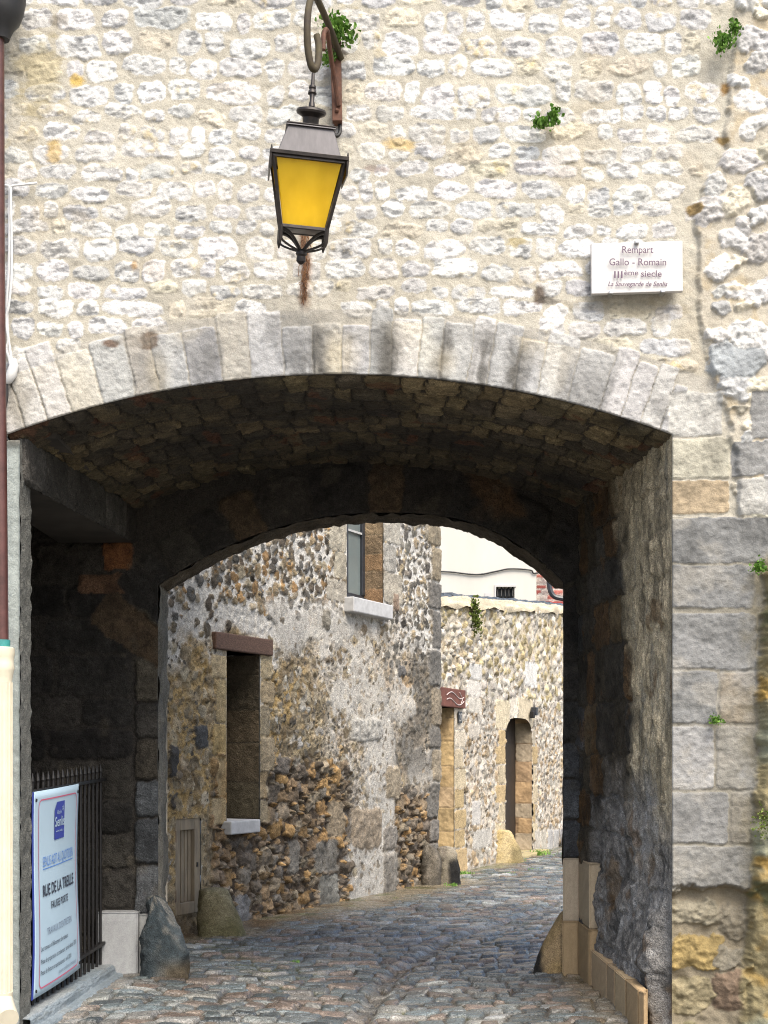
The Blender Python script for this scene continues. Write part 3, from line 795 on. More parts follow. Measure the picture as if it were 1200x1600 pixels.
# ================================================================== THE LANE
HP0, HD = np.array((-2.287, 11.0)), np.array((.4254, .9050))        # line of the house front
HN = (.9050, -.4254, 0)
GY = lambda y: np.interp(y, [6, 8.4, 10, 12.1, 15.3, 20, 28], [-.45, -.15, 0, .55, 1.95, 4.2, 8.2])
def ground_z(x, y):
    c = x - GY(y)
    z = np.minimum(np.abs(c) * .035, .07)
    return z - .02
def lane():
    ys = [6.2]
    while ys[-1] < 28: ys.append(ys[-1] + .00145 * ys[-1])
    ys = np.array(ys, np.float32); nc = 470
    Yg, T = np.meshgrid(ys, np.linspace(0, 1, nc).astype(np.float32), indexing='ij')
    xl = -2.9 + (Yg - 6.2) * .10; xr = 2.5 + (Yg - 6.2) * .26
    X = xl + (xr - xl) * T
    c = X - GY(Yg)
    w1 = fbm(X, Yg, .2, 4, 131) * .032; w2 = fbm(X, Yg, .2, 4, 132) * .032; w3 = fbm(X, Yg, 1.2, 3, 133) * .12
    av = Yg + w1 + w3 + .06 * np.abs(c); cv = c + w2
    rng = np.random.default_rng(5)
    rb = [5.5]
    while rb[-1] < 29: rb.append(rb[-1] + rng.uniform(.10, .165))
    rb = np.array(rb); ri = np.searchsorted(rb, av) - 1
    d_row = np.minimum(av - rb[ri], rb[ri + 1] - av)
    H = np.zeros_like(X); C = np.zeros(X.shape + (3,), np.float32)
    cols = [(.075, .092, .10), (.052, .066, .074), (.095, .108, .112), (.04, .05, .056), (.12, .124, .122), (.09, .078, .07), (.115, .095, .082), (.075, .096, .108), (.15, .165, .17)]
    order = np.argsort(ri.ravel(), kind='stable'); rs = ri.ravel()[order]
    cuts = np.searchsorted(rs, np.arange(len(rb) + 1))
    Xf, cf, df = X.ravel(), cv.ravel(), d_row.ravel(); Hf = H.ravel(); Cf = C.reshape(-1, 3)
    for r in range(len(rb) - 1):
        ii = order[cuts[r]:cuts[r + 1]]
        if len(ii) == 0: continue
        cb = [-9 - rng.uniform(0, .2)]
        while cb[-1] < 9: cb.append(cb[-1] + rng.uniform(.10, .25))
        cb = np.array(cb); k = np.clip(np.searchsorted(cb, cf[ii]) - 1, 0, len(cb) - 2)
        dc = np.minimum(cf[ii] - cb[k], cb[k + 1] - cf[ii])
        dd = np.minimum(df[ii], dc)
        off = rng.uniform(-.012, .012, len(cb)); ti = rng.uniform(-.09, .09, len(cb)); tj = rng.uniform(-.09, .09, len(cb))
        cc = np.array([pick(rng, cols, .25) for _ in cb], np.float32)
        sgn = (cf[ii] - (cb[k] + cb[k + 1]) / 2); sy = av.ravel()[ii] - (rb[r] + rb[r + 1]) / 2
        m = sm(.003, .02, dd)
        Hf[ii] = m * (.024 + off[k] + ti[k] * sgn + tj[k] * sy + .006 * sm(.02, .09, dd))
        mc = sm(.004, .018, dd)[:, None]
        Cf[ii] = cc[k] * mc + V3((.050, .046, .038)) * (1 - mc)
    H = Hf.reshape(X.shape); C = Cf.reshape(C.shape)
    L = fbm(X, Yg, .8, 4, 140); G = fbm(X, Yg, .15, 4, 141)
    H += G * .003
    C *= (1.75 + .45 * G + .4 * L)[..., None]; C *= V3((1.06, 1.0, .93))
    def mix(mask, col):
        C[:] = C * (1 - mask[..., None]) + V3(col) * mask[..., None]
    joint = sm(.02, .008, H)
    mix(joint * sm(.1, .6, L) * .7, (.075, .085, .03))
    # gutter
    g = sm(.10, .03, np.abs(c + .03 * L))
    H -= g * .03; mix(g * .55, (.10, .075, .05))
    # sandy strip along the house foot
    sx = (X - HP0[0]) * HN[0] + (Yg - HP0[1]) * HN[1]
    gx = sx
    st = sm(.62, .2, gx + .25 * L) * (Yg > 10.8) * (Yg < 17.6)
    H = H * (1 - .75 * st); mix(st * .85, (.26, .215, .14))
    mix(st * sm(.15, .6, fbm(X, Yg, .3, 4, 142)) * .7, (.13, .075, .035)); mix(st * sm(.2, .6, fbm(X, Yg, .35, 4, 143)) * .6, (.10, .12, .035))
    st2 = sm(.45, .1, ((X - 1.17) * .938 - (Yg - 19) * .347) + .2 * L) * (Yg > 17.3)
    H = H * (1 - .7 * st2); mix(st2 * .7, (.25, .22, .14)); mix(st2 * sm(.1, .6, fbm(X, Yg, .4, 4, 144)) * .6, (.11, .14, .04))
    # sandy joint at the left foot
    s3 = sm(-1.75, -1.95, X + .08 * L) * (Yg < 10.6)
    H = H * (1 - .6 * s3); mix(s3 * .75, (.30, .28, .25)); mix(s3 * sm(.1, .5, G + L) * .6, (.10, .095, .05))
    s4 = sm(1.1, 1.35, X + .07 * L) * (Yg < 10.2); mix(s4 * .6, (.24, .19, .12))
    P = np.stack([X, Yg, ground_z(X, Yg) + H], -1).astype(np.float32)
    o = put('street', grid_mesh('street', P, C, flip=True), M['cobble']); tag(o, 'wet grey cobbled lane with a shallow gutter bending right through the arch', 'street', kind='structure')
    mb = MB(); mb.add([(-80, -60, -.08), (80, -60, -.08), (80, 100, -.08), (-80, 100, -.08)], [(0, 1, 2, 3)])
    o = mb.build('ground', M['ground']); tag(o, 'bare ground beyond the cobbles', 'ground', kind='structure')
lane()

# ================================================================== THE HOUSE BEHIND
def hs(u): return (7.457 / (.47 - (u - 600) / FPX) - 11) / .905
def hY(u): return 7.457 / (.47 - (u - 600) / FPX)
def hz(u, v): return EYE - (v - HOR) * hY(u) / FPX
def hpt(s, z, n=0): return (HP0[0] + HD[0] * s + HN[0] * n, HP0[1] + HD[1] * s + HN[1] * n, z)

house = thing('stone_house', 'old flint and rubble house with peeling plaster, timber lintel and deep openings behind the arch', 'house', hpt(4, 0))
S_END = hs(687)
OP1 = (hs(353), hs(405), hz(380, 1283), hz(380, 1020))
OP2 = (hs(541), hs(598), hz(570, 940), 6.0)
OP3 = (hs(273), hs(313), .22, 1.05)
def house_wall():
    F = Field(-.8, S_END, 0, 5.6, .0115, (.60, .575, .53), 201, mort=.008, rsize=.06)
    S, Z = F.S, F.Z; rng = F.rng
    zl = fbm(S, Z, .9, 4, 211); zs_ = fbm(S, Z, .3, 5, 212)
    Yd = 11 + .905 * S
    V = HOR + (EYE - Z) * FPX / Yd             # rows of the photograph, only used to lay out the zones of render
    U = 600 + FPX * (HP0[0] + HD[0] * S) / Yd
    tanz = sm(985, 1040, V + 45 * zs_) * sm(545, 480, U + 40 * zl)          # brown render, lower left
    F.mixc(tanz, (.34, .27, .165))
    F.mixc(tanz * sm(0, .6, zl + .3 * zs_) * .8, (.42, .29, .12)); F.mixc(tanz * sm(.1, .7, fbm(S, Z, .35, 5, 213)) * .75, (.13, .105, .075))
    gre = sm(955, 1010, V + 25 * zs_) * sm(1075, 1010, V + 25 * zs_) * sm(470, 560, U) * 0 + sm(330, 270, U + 20 * zs_) * sm(1000, 985, V) * sm(915, 950, V)
    F.mixc(np.clip(gre, 0, 1) * .8, (.40, .385, .36))
    mid = sm(1000, 1080, V + 30 * zs_) * sm(470, 560, U + 30 * zl) * sm(640, 590, U + 20 * zs_)
    F.mixc(mid * .7, (.50, .455, .39)); F.mixc(mid * sm(0, .7, zs_) * .7, (.30, .26, .21)); F.mixc(mid * sm(.3, .8, zl) * .6, (.46, .36, .25))
    drk = sm(990, 1040, V + 30 * zs_) * sm(590, 630, U + 20 * zl)
    F.mixc(drk * .75, (.33, .25, .16))
    F.mixc(drk * sm(.1, .6, zs_) * .6, (.42, .27, .12))
    wet = sm(945, 985, V) * sm(1060, 1000, V) * sm(500, 540, U) * sm(640, 600, U)
    F.mixc(wet * .55, (.23, .19, .13))
    flint = [(.12, .10, .075), (.17, .14, .10), (.085, .078, .068), (.23, .18, .115), (.27, .21, .13), (.13, .125, .115), (.30, .19, .09), (.11, .09, .068), (.34, .29, .21)]
    dz_ = lambda x, z: float(zs_[min(F.nz - 1, max(0, int(z / F.dz))), min(F.ns - 1, max(0, int((x + .8) / F.ds)))])
    def vv(x, z): return HOR + (EYE - z) * FPX / (11 + .905 * x), 600 + FPX * (HP0[0] + HD[0] * x) / (11 + .905 * x)
    tans = [(.24, .19, .12), (.18, .15, .11), (.30, .22, .12), (.12, .105, .085), (.34, .28, .19)]
    greys = [(.15, .14, .12), (.20, .18, .15), (.24, .21, .165), (.11, .10, .088), (.31, .25, .165)]
    F.H += tanz * (fbm(S, Z, .11, 5, 215, .65) * .02); F.H += mid * fbm(S, Z, .09, 5, 216, .65) * .016; F.mixc(np.maximum(tanz, mid * .7) * sm(.25, .7, fbm(S, Z, .07, 4, 217)) * .5, (.15, .115, .075))
    def dens(x, z):
        v, u = vv(x, z); zz = dz_(x, z)
        if v < 955 + 30 * zz and u < 540: return (.95 if u > 320 else .6) * (1 if zz > -.5 else .4)
        if v < 985 and u > 590: return .9
        if u > 590 and v > 985: return .4
        if v < 1010 + 20 * zz: return .04
        if u < 350: return .09 if zz > 0 else .03
        return .10 if zz > .1 else .035
    def hcol(x, z):
        v, u = vv(x, z)
        if u > 590: return greys
        return flint if v < 990 else tans
    scatter(F, -.8, S_END - .2, 1.2, 5.6, 9000, (.034, .07), hcol, dens, amp=.017, asp=(.6, 1.25), sep=.78, rough=.010, warp=.018, edge=.24, tilt=.5, var=.3, dome=.15, nr=(2, 4), facet=.6, pits=.3)
    scatter(F, -.8, S_END - .2, 1.2, 5.6, 9000, (.012, .03), hcol, lambda x, z: dens(x, z) * .55, amp=.018, asp=(.6, 1.3), sep=.9, rough=.010, warp=.022, edge=.34, tilt=.5, var=.32)
    lowz = lambda x, z: (1.0 if vv(x, z)[0] > 1000 and vv(x, z)[1] < 600 else 0.0)
    soft = [(.30, .24, .155), (.36, .29, .185), (.25, .20, .13), (.42, .36, .26), (.34, .31, .26)]
    scatter(F, -.8, 6, .3, 3.4, 2600, (.035, .085), soft, lowz, amp=.007, asp=(.5, 1.1), sep=.9, rough=.008, warp=.03, edge=.4, tilt=.4, var=.3, facet=.5, pits=.5)
    scatter(F, -.8, 6, .3, 3.4, 7000, (.009, .024), [(.12, .095, .065), (.20, .155, .095), (.09, .08, .065), (.40, .34, .24), (.28, .2, .11)], lowz, amp=.008, asp=(.5, 1.3), sep=1.0, rough=.006, warp=.02, edge=.4, var=.3)
    pz = fbm(S, Z, .75, 5, 231, .6)
    pm = sm(.12, .3, pz + .25 * zs_) * sm(930, 960, V + 20 * zs_) * sm(330, 400, U)
    pm = np.maximum(pm, sm(945, 965, V + 18 * zs_) * sm(1022, 1000, V + 18 * zs_) * sm(418, 436, U + 12 * zs_) * sm(552, 530, U + 12 * zs_))
    pm = np.maximum(pm, sm(1020, 1060, V) * sm(535, 560, U + 20 * zs_) * sm(622, 596, U + 14 * zs_) * sm(-.35, 0, pz))
    F.H = F.H * (1 - .75 * pm) + pm * .012
    F.C = F.C * (1 - .78 * pm[..., None]) + (V3((.50, .475, .43)) * (1 + .22 * zs_ + .15 * F.G)[..., None]) * .78 * pm[..., None]
    thru = lambda x, z: (1.0 if 535 < vv(x, z)[1] < 640 and vv(x, z)[0] > 1040 else (.35 if vv(x, z)[1] > 400 and vv(x, z)[0] > 940 else 0.0))
    scatter(F, 1, S_END - .2, .1, 3.4, 2600, (.018, .05), [(.44, .40, .34), (.36, .31, .24), (.28, .245, .19), (.47, .45, .41), (.22, .19, .15)], thru, amp=.014, asp=(.5, 1.1), sep=1.0, rough=.008, warp=.03, edge=.3, tilt=.5, var=.3, facet=.6, pits=.4)
    # exposed rubble at the foot
    rub = sm(1165, 1215, V + 30 * zs_ - (U - 430) * .12) * sm(320, 350, U) * sm(560, 520, U + 20 * zs_)
    rub = np.maximum(rub, sm(1225, 1250, V + 20 * zs_) * sm(612, 625, U))
    F.mixc(sm(985, 1020, V + 20 * zs_) * sm(1240, 1180, V) * sm(600, 625, U + 12 * zs_) * sm(.25, -.35, zl) * .75, (.10, .09, .075))
    F.mixc(rub, (.085, .062, .042)); F.B -= rub * .035
    def okr(cx, cz, w, h):
        v, u = vv(cx, cz)
        return (u > 335 and u < 545 and v > 1190 + (u - 430) * .12 + 25 * dz_(cx, cz)) or (u > 618 and u < 668 and v > 1240)
    brown = [(.29, .20, .115), (.22, .165, .11), (.34, .22, .105), (.19, .155, .115), (.27, .22, .155), (.14, .115, .09), (.40, .25, .11), (.22, .19, .155)]
    okp = lambda x, z: 1.0 if okr(x, z, 0, 0) else 0.0
    scatter(F, 0, S_END, 0, 2.3, 5000, (.02, .05), brown, okp, amp=.05, asp=(.5, .9), sep=.8, rj=.3, nr=(2.2, 4), rough=.018, warp=.03, edge=.4, tilt=.6, var=.35)
    scatter(F, 0, S_END, 0, 2.3, 5000, (.055, .125), brown, okp, amp=.045, asp=(.45, .8), sep=.72, rj=.2, nr=(3.2, 8), rough=.012, warp=.02, edge=.2, tilt=.4, var=.3, dome=.1, facet=.8, pits=.5)
    # isolated larger blocks and dressed stones
    jt, jg = (.43, .34, .21), (.25, .23, .20)
    def px(u0, u1, v0, v1, c, amp=.02, **k):
        um = (u0 + u1) / 2
        F.block(hs(u0), hs(u1), hz(um, v1), hz(um, v0), c, amp, .006, **k)
    for v0, v1, u0, c in [(1022, 1060, 328, (.46, .37, .23)), (1060, 1130, 336, (.40, .31, .17)), (1130, 1180, 330, (.41, .30, .14)), (1180, 1245, 338, (.38, .28, .15)), (1245, 1290, 330, (.40, .31, .18))]:
        px(u0, 353, v0, v1, c, .016, rough=.005, var=.22, dome=0., edge=.06, pits=.4)
    for v0, v1, u1, c in [(1022, 1062, 424, (.44, .36, .23)), (1062, 1100, 428, (.38, .30, .19)), (1100, 1150, 420, (.30, .25, .17)), (1150, 1205, 428, (.37, .30, .2)), (1205, 1250, 418, (.34, .26, .16)), (1250, 1285, 422, (.33, .27, .18))]:
        px(405, u1, v0, v1, c, .016, rough=.005, var=.22, dome=0., edge=.06, pits=.4)
    for v0, v1, u0, c in [(810, 862, 512, (.42, .38, .30)), (862, 905, 520, (.40, .36, .28)), (905, 940, 508, (.44, .40, .33))]:
        px(u0, 541, v0, v1, c, .012, rough=.005, var=.22, dome=0., edge=.06, pits=.4)
    for v0, v1, u1, c in [(810, 850, 625, (.43, .40, .34)), (850, 895, 618, (.36, .34, .30)), (895, 945, 628, (.42, .38, .31))]:
        px(598, u1, v0, v1, c, .012, rough=.005, var=.22, dome=0., edge=.06, pits=.4)
    for u0, u1, v0, v1, c in [(500, 514, 950, 985, (.24, .22, .18)), (612, 622, 925, 955, (.27, .20, .15)), (618, 632, 1040, 1060, (.12, .115, .11)), (430, 452, 1180, 1212, (.15, .13, .11)), (492, 530, 1310, 1365, (.19, .175, .15)), (498, 532, 1365, 1420, (.24, .23, .20)), (600, 624, 1195, 1250, (.31, .26, .19)), (596, 622, 1290, 1330, (.21, .19, .165)), (596, 622, 1330, 1400, (.24, .22, .19)), (512, 540, 1250, 1310, (.30, .24, .165)), (262, 276, 1160, 1215, (.08, .075, .07)), (300, 324, 1130, 1170, (.07, .07, .07)), (545, 596, 1120, 1160, (.42, .40, .36)), (548, 596, 1260, 1330, (.33, .27, .2)), (368, 392, 1395, 1450, (.24, .235, .23)), (452, 470, 1310, 1370, (.22, .2, .17))]:
        px(u0, u1, v0, v1, c, .035, rough=.01, warp=.02, edge=.2, var=.3, n=6.)
    # quoins up the corner
    v = 780; k = 0
    while v < 1400:
        h = rng.uniform(32, 62); u0 = 667 if k % 2 else 673
        c = pick(rng, [(.20, .18, .15), (.25, .21, .15), (.16, .15, .135), (.30, .245, .16)], .15) if v < 1050 else pick(rng, [(.34, .27, .17), (.26, .22, .16), (.18, .165, .145)], .15)
        F.block(hs(u0), S_END + .02, hz(687, v + h), hz(687, v), c, .035, .007, rough=.008, warp=.014, edge=.1, var=.25)
        v += h; k += 1
    i1 = F.cut_rect(*OP1); i2 = F.cut_rect(*OP2); i3 = F.cut_rect(*OP3)
    F.B -= sm(.06, 0, F.S - 0) * 0
    P = F.points((HP0[0], HP0[1], 0), (HD[0], HD[1], 0), HN)
    put('wall', grid_mesh('wall', P, F.C, F.keepmask(i1 | i2 | i3)), M['flint'], house)
    # gable end and body
    mb = MB(); e = hpt(S_END - .004, 0, -.02); f = hpt(S_END - .004, 0, -4); g = hpt(-.8, 0, -4); a = hpt(-.8, 0, -.6)
    for p, q in ((e, f), (f, g)):
        mb.add([(p[0], p[1], 0), (q[0], q[1], 0), (q[0], q[1], 5.6), (p[0], p[1], 5.6)], [(0, 1, 2, 3)])
    mb.add([hpt(-.8, 5.6, .1), hpt(S_END + .05, 5.6, .1), hpt(S_END + .05, 7.0, -2), hpt(-.8, 7.0, -2)], [(0, 1, 2, 3)])
    mb.add([hpt(-.8, 5.6, -4), hpt(S_END + .05, 5.6, -4), hpt(S_END + .05, 7.0, -2), hpt(-.8, 7.0, -2)], [(0, 3, 2, 1)])
    mb.build('gable_wall', M['wallrough'], house)
house_wall()

def reveal(name, s0, s1, z0, z1, D, cols, parent, frame, seed, mat, base=(.2, .16, .1), bh=(.22, .36), thick_top=True):

    F = Field(0, D, z0, z1, .012, base, seed, mort=.006)
    z = z0
    while z < z1:
        h = F.rng.uniform(*bh); F.block(-.05, D * F.rng.uniform(.8, 1.4), z, min(z + h, z1 + .05), pick(F.rng, cols, .1), .005, .003, rough=.004, var=.25, dome=0., edge=.04, warp=.004); z += h
    a = np.array(frame(s1, 0, 0)); b = np.array(frame(s1, 0, -1)); d = (b - a); n = np.array(frame(s1 - 1, 0, 0)) - a
    P = F.points(a, d, n)
    put(name, grid_mesh(name, P, F.C), mat, parent)
    mb = MB()
    mb.add([frame(s0, z0, 0), frame(s0, z1, 0), frame(s0, z1, -D), frame(s0, z0, -D)], [(0, 1, 2, 3)])
    mb.add([frame(s0, z1, 0), frame(s1, z1, 0), frame(s1, z1, -D), frame(s0, z1, -D)], [(0, 1, 2, 3)])
    mb.add([frame(s0, z0, 0), frame(s1, z0, 0), frame(s1, z0, -D), frame(s0, z0, -D)], [(0, 1, 2, 3)])
    return mb
mb = reveal('opening_jamb', *OP1, .62, [(.12, .098, .065), (.105, .086, .06), (.135, .105, .068)], house, hpt, 221, M['flint'], (.09, .075, .055), (.3, .42))
mb.add([hpt(OP1[0], OP1[2], -.62), hpt(OP1[1], OP1[2], -.62), hpt(OP1[1], OP1[3], -.62), hpt(OP1[0], OP1[3], -.62)], [(0, 1, 2, 3)])
mb.build('opening_lining', M['backdark'], house)
def along(mb, s0, s1, z0, z1, n0, n1, frame=hpt):
    mb.hexa([frame(s0, z0, n1), frame(s1, z0, n1), frame(s1, z0, n0), frame(s0, z0, n0), frame(s0, z1, n1), frame(s1, z1, n1), frame(s1, z1, n0), frame(s0, z1, n0)])
mb = MB(); along(mb, hs(331), hs(421), OP1[3], OP1[3] + .155, -.3, .045); mb.build('lintel', M['wood'], house, bevel=.012)
mb = MB(); along(mb, OP1[0] - .03, OP1[1] - .10, OP1[2] - .11, OP1[2] + .012, -.6, .075); o = mb.build('sill', M['sill'], house, bevel=.012)
# upper window
D2 = .23
w = MB()
mb = reveal('window_jamb', *OP2, D2 + .04, [(.25, .16, .09), (.30, .19, .10), (.22, .16, .10), (.28, .21, .13)], house, hpt, 222, M['flint'], (.22, .17, .11), (.18, .22))
mb.build('window_lining', M['wallrough'], house)
fw = MB(); s0, s1, z0 = OP2[0], OP2[1], OP2[2]
along(fw, s0, s1, z0 + .02, z0 + .09, -D2 - .04, -D2 + .03)
along(fw, s0, s1, z0 + .09, z0 + .12, -D2 - .03, -D2 + .0)
for a_, b_ in ((s0, s0 + .06), (s1 - .07, s1 - .002)): along(fw, a_, b_, z0 + .12, 5.9, -D2 - .04, -D2 + .012)
along(fw, (s0 + s1) / 2 - .03, (s0 + s1) / 2 + .03, z0 + .12, 5.9, -D2 - .04, -D2 + .014)
fr = fw.build('window', M['frame'], house, bevel=.006)
g = MB(); zb = z0 + .80
along(g, s0 + .06, s1 - .07, z0 + .12, 5.9, -D2 - .03, -D2 - .02); g.build('pane', M['glass'], fr)
g = MB(); along(g, s0 + .06, s1 - .07, zb, zb + .022, -D2 - .02, -D2 + .006); g.build('glazing_bar', M['sill'], fr)
mb = MB(); along(mb, s0 - .06, s1 + .02, z0 - .16, z0 + .0, -.05, .12); mb.build('sill', M['sill'], house, bevel=.012)
# meter hatch
h0, h1, hz0, hz1 = OP3
mb = MB()
along(mb, h0, h1, hz0, hz1, -.10, -.06)
for a_, b_, c_, d_ in ((h0, h0 + .09, hz0, hz1), (h1 - .09, h1, hz0, hz1), (h0 + .09, h1 - .09, hz0, hz0 + .1), (h0 + .09, h1 - .09, hz1 - .1, hz1)): along(mb, a_, b_, c_, d_, -.059, -.002)
wd = (h1 - h0 - .18) / 4
for i in range(4): along(mb, h0 + .092 + wd * i + .006, h0 + .092 + wd * (i + 1) - .006, hz0 + .102, hz1 - .102, -.059, -.036)
along(mb, h0 - .03, h1 + .03, hz0 - .03, hz1 + .03, -.16, -.104)
ht = mb.build('hatch_door', M['hatch'], house, bevel=.005)
for zz in (hz0 + .12, hz1 - .2):
    mb = MB(); along(mb, h0 - .01, h0 + .025, zz, zz + .1, -.02, .0); mb.build('hinge', M['rust'], ht)
mb = MB(); along(mb, h1 - .06, h1 - .04, .62, .66, -.015, .005); mb.build('latch', M['iron'], ht)

# ================================================================== GARDEN WALL FAR BEHIND
GD = np.array((.347, .938)); GN = (.938, -.347, 0); GP0 = np.array((1.17 - .37 * 3, 16.0))
def gY(u): return 5.86 / (.37 - (u - 600) / FPX)
def gs(u): return (gY(u) - 16) / .938
def gz(u, v): return EYE - (v - HOR) * gY(u) / FPX
def gpt(s, z, n=0): return (GP0[0] + GD[0] * s + GN[0] * n, GP0[1] + GD[1] * s + GN[1] * n, z)
garden = thing('boundary_wall', 'high pale rubble wall with two doorways closing the lane beyond the house', 'wall', gpt(4, 0))
D1 = (.8, gs(709), .02, gz(709, 1106)); D3 = (gs(789), gs(831), .10, gz(810, 1122))
GT = 3.68
gtop = lambda s: 3.50 + .087 * (s * .938 - 1.9)
def garden_wall():
    F = Field(.5, 15.5, 0, GT, .019, (.53, .485, .415), 401, mort=.01, rsize=.07)
    S, Z = F.S, F.Z; zs_ = fbm(S, Z, .5, 5, 411)
    top = sm(2.4, 3.3, Z + .25 * zs_); F.mixc(top * .6, (.54, .47, .35)); F.mixc(top * sm(.1, .7, zs_) * .5, (.45, .32, .14))
    F.mixc(sm(1.9, 1.2, Z + .4 * zs_) * .35, (.60, .50, .38)); F.mixc(sm(.7, .3, Z + .3 * zs_) * .5, (.40, .36, .31))
    lo = [(.36, .275, .175), (.31, .24, .165), (.41, .33, .23), (.27, .245, .21), (.41, .37, .31), (.46, .43, .38), (.49, .455, .4)]
    hi = [(.36, .30, .17), (.41, .35, .21), (.29, .235, .13), (.47, .43, .35), (.38, .35, .31), (.49, .455, .39), (.51, .475, .43)]
    scatter(F, .5, 15.5, .1, 2.4, 10500, (.04, .085), lo, None, amp=.022, asp=(.55, 1.0), sep=.8, rough=.012, warp=.02, edge=.3, tilt=.5, var=.25, facet=.6)
    scatter(F, .5, 15.5, .3, GT, 7000, (.014, .032), [(.24, .17, .10), (.17, .13, .09), (.30, .22, .13), (.22, .2, .17)], lambda x, z: .9 if 1.0 < z < 2.5 else .55, amp=-.02, asp=(.5, 1.4), sep=1.0, rough=.004, warp=.02, edge=.4)
    scatter(F, .5, 15.5, 2.4, GT, 4800, (.05, .10), hi, None, amp=.035, asp=(.6, 1.0), sep=.9, rough=.014, warp=.03, edge=.35, tilt=.5, var=.3)
    tn, tn2 = (.47, .35, .19), (.49, .41, .28)
    def px(u0, u1, v0, v1, c):
        um = (u0 + u1) / 2; F.block(gs(u0), gs(u1), gz(um, v1), gz(um, v0), c, .014, .006, rough=.004, var=.12, edge=.06, dome=0.)
    for i, (v0, v1) in enumerate([(1105, 1140), (1140, 1170), (1170, 1200), (1200, 1232), (1232, 1265), (1265, 1295), (1295, 1325), (1325, 1366)]):
        px(709, 720 + (6 if i % 2 else 2) + i // 2, v0, v1, pick(F.rng, [(.60, .53, .42), tn2] if i < 3 else [tn, tn2], .1))
    px(730, 752, 1090, 1115, (.58, .54, .47)); px(728, 752, 1062, 1090, (.62, .58, .52)); px(732, 752, 1035, 1062, (.60, .58, .54)); px(818, 838, 1040, 1075, (.64, .62, .58)); px(730, 748, 1130, 1155, (.52, .47, .40)); px(736, 750, 1250, 1290, (.52, .49, .45)); px(738, 768, 1295, 1325, (.50, .47, .42))
    px(773, 796, 1093, 1140, (.60, .52, .37)); px(796, 808, 1090, 1122, (.66, .60, .50)); px(808, 832, 1090, 1140, (.58, .50, .36))
    for i, (v0, v1) in enumerate([(1140, 1165), (1165, 1195), (1195, 1225), (1225, 1255), (1255, 1285), (1285, 1312)]):
        px(778 - (5 if i % 2 else 0), 789, v0, v1, pick(F.rng, [tn2, tn], .1)); px(831, 834 + (5 if i % 2 else 2), v0, v1, pick(F.rng, [(.46, .40, .31), tn2, tn], .1))
    for k in range(5): px(834 + 10 * k, 843 + 10 * k, 1295, 1330, pick(F.rng, [(.40, .39, .37), (.46, .42, .36)], .1))
    # arched head: rounded top corners
    i1 = F.cut_rect(*D1)
    sc = (D3[0] + D3[1]) / 2; hw = (D3[1] - D3[0]) / 2; p = np.abs(F.S - sc) / hw
    topz = D3[3] - .20 * np.clip(p, 0, 1) ** 4
    ins = (p < 1) & (F.Z > D3[2]) & (F.Z < topz)
    k = ins & (topz - F.Z < F.dz * 1.6); F.Z = np.where(k, topz, F.Z)
    k2 = ins & ((1 - p) * hw < F.ds * 1.5) & ~k; F.S = np.where(k2, np.where(F.S > sc, D3[1], D3[0]), F.S)
    P = F.points((GP0[0], GP0[1], 0), (GD[0], GD[1], 0), GN)
    P[..., 2] += np.clip((P[..., 2] - 2.6) / (GT - 2.6), 0, 1) * (gtop(F.S) - GT)
    put('wall', grid_mesh('wall', P, F.C, F.keepmask(i1 | ins)), M['pale'], garden)
    mb = MB(); mb.hexa([gpt(.5, 0, -.5), gpt(15.5, 0, -.5), gpt(15.5, 0, -.45), gpt(.5, 0, -.45), gpt(.5, gtop(.5), -.5), gpt(15.5, gtop(15.5), -.5), gpt(15.5, gtop(15.5), -.45), gpt(.5, gtop(.5), -.45)])
    mb.build('wall_back', M['wallrough'], garden)
    # rounded mortar top and slate edge
    n = 260; s = np.linspace(.5, 15.5, n, dtype=np.float32); t = np.linspace(0, math.pi, 14, dtype=np.float32)
    Sg, Tg = np.meshgrid(s, t); nn = fbm(Sg, Tg, .4, 4, 431) * .03
    a = np.array(gpt(0, 0)); P = np.array((GP0[0], GP0[1], 0)) + Sg[..., None] * np.array((GD[0], GD[1], 0)) + ((.27 * np.cos(Tg) - .22) + nn)[..., None] * np.array(GN)
    P[..., 2] = gtop(Sg) - .02 + np.sin(Tg) * .16 + nn
    Cc = np.zeros(P.shape, np.float32) + V3((.50, .43, .31)); Cc *= (1 + .25 * fbm(Sg, Tg, .5, 4, 432))[..., None]
    put('coping', grid_mesh('coping', P.astype(np.float32), Cc), M['pale'], garden)
    mb = MB(); rr = np.random.default_rng(3); x = .5
    while x < 15.5:
        w_ = rr.uniform(.25, .5); dz = rr.uniform(-.015, .02); gt_ = gtop(x + w_ / 2); along(mb, x, x + w_ - .01, gt_ + .13 + dz, gt_ + .17 + dz, -.5, -.2, gpt); x += w_
    mb.build('slate_edge', M['slate'], garden)
garden_wall()
mb = reveal('doorway_jamb', *D1, .34, [(.50, .36, .19), (.53, .385, .21), (.48, .36, .22)], garden, gpt, 441, M['dress'], (.34, .25, .15), (.26, .34))
along(mb, D1[0], D1[1], .0, D1[3], -.40, -.34, gpt); mb.build('door', M['darkdoor'], garden)
mb = reveal('doorway_jamb', *D3, .27, [(.40, .27, .15), (.48, .33, .18), (.36, .25, .15), (.34, .28, .2)], garden, gpt, 442, M['dress'], (.25, .17, .10), (.22, .34))
along(mb, D3[0], D3[1], .1, D3[3], -.32, -.27, gpt); dr = mb.build('door', M['darkdoor'], garden)
for zz in (1.28, 1.58):
    mb = MB(); along(mb, D3[0] + .12, D3[0] + .5, zz, zz + .05, -.268, -.25, gpt); mb.build('letter_plate', M['steel'], dr)
mb = MB(); along(mb, D3[0] - .02, D3[1] + .35, -.02, .11, -.27, .20, gpt)
mb.build('door_step', plain_mat('sandstone_step', (.34, .28, .15), .9, 0, .25, 8), garden, bevel=.02)
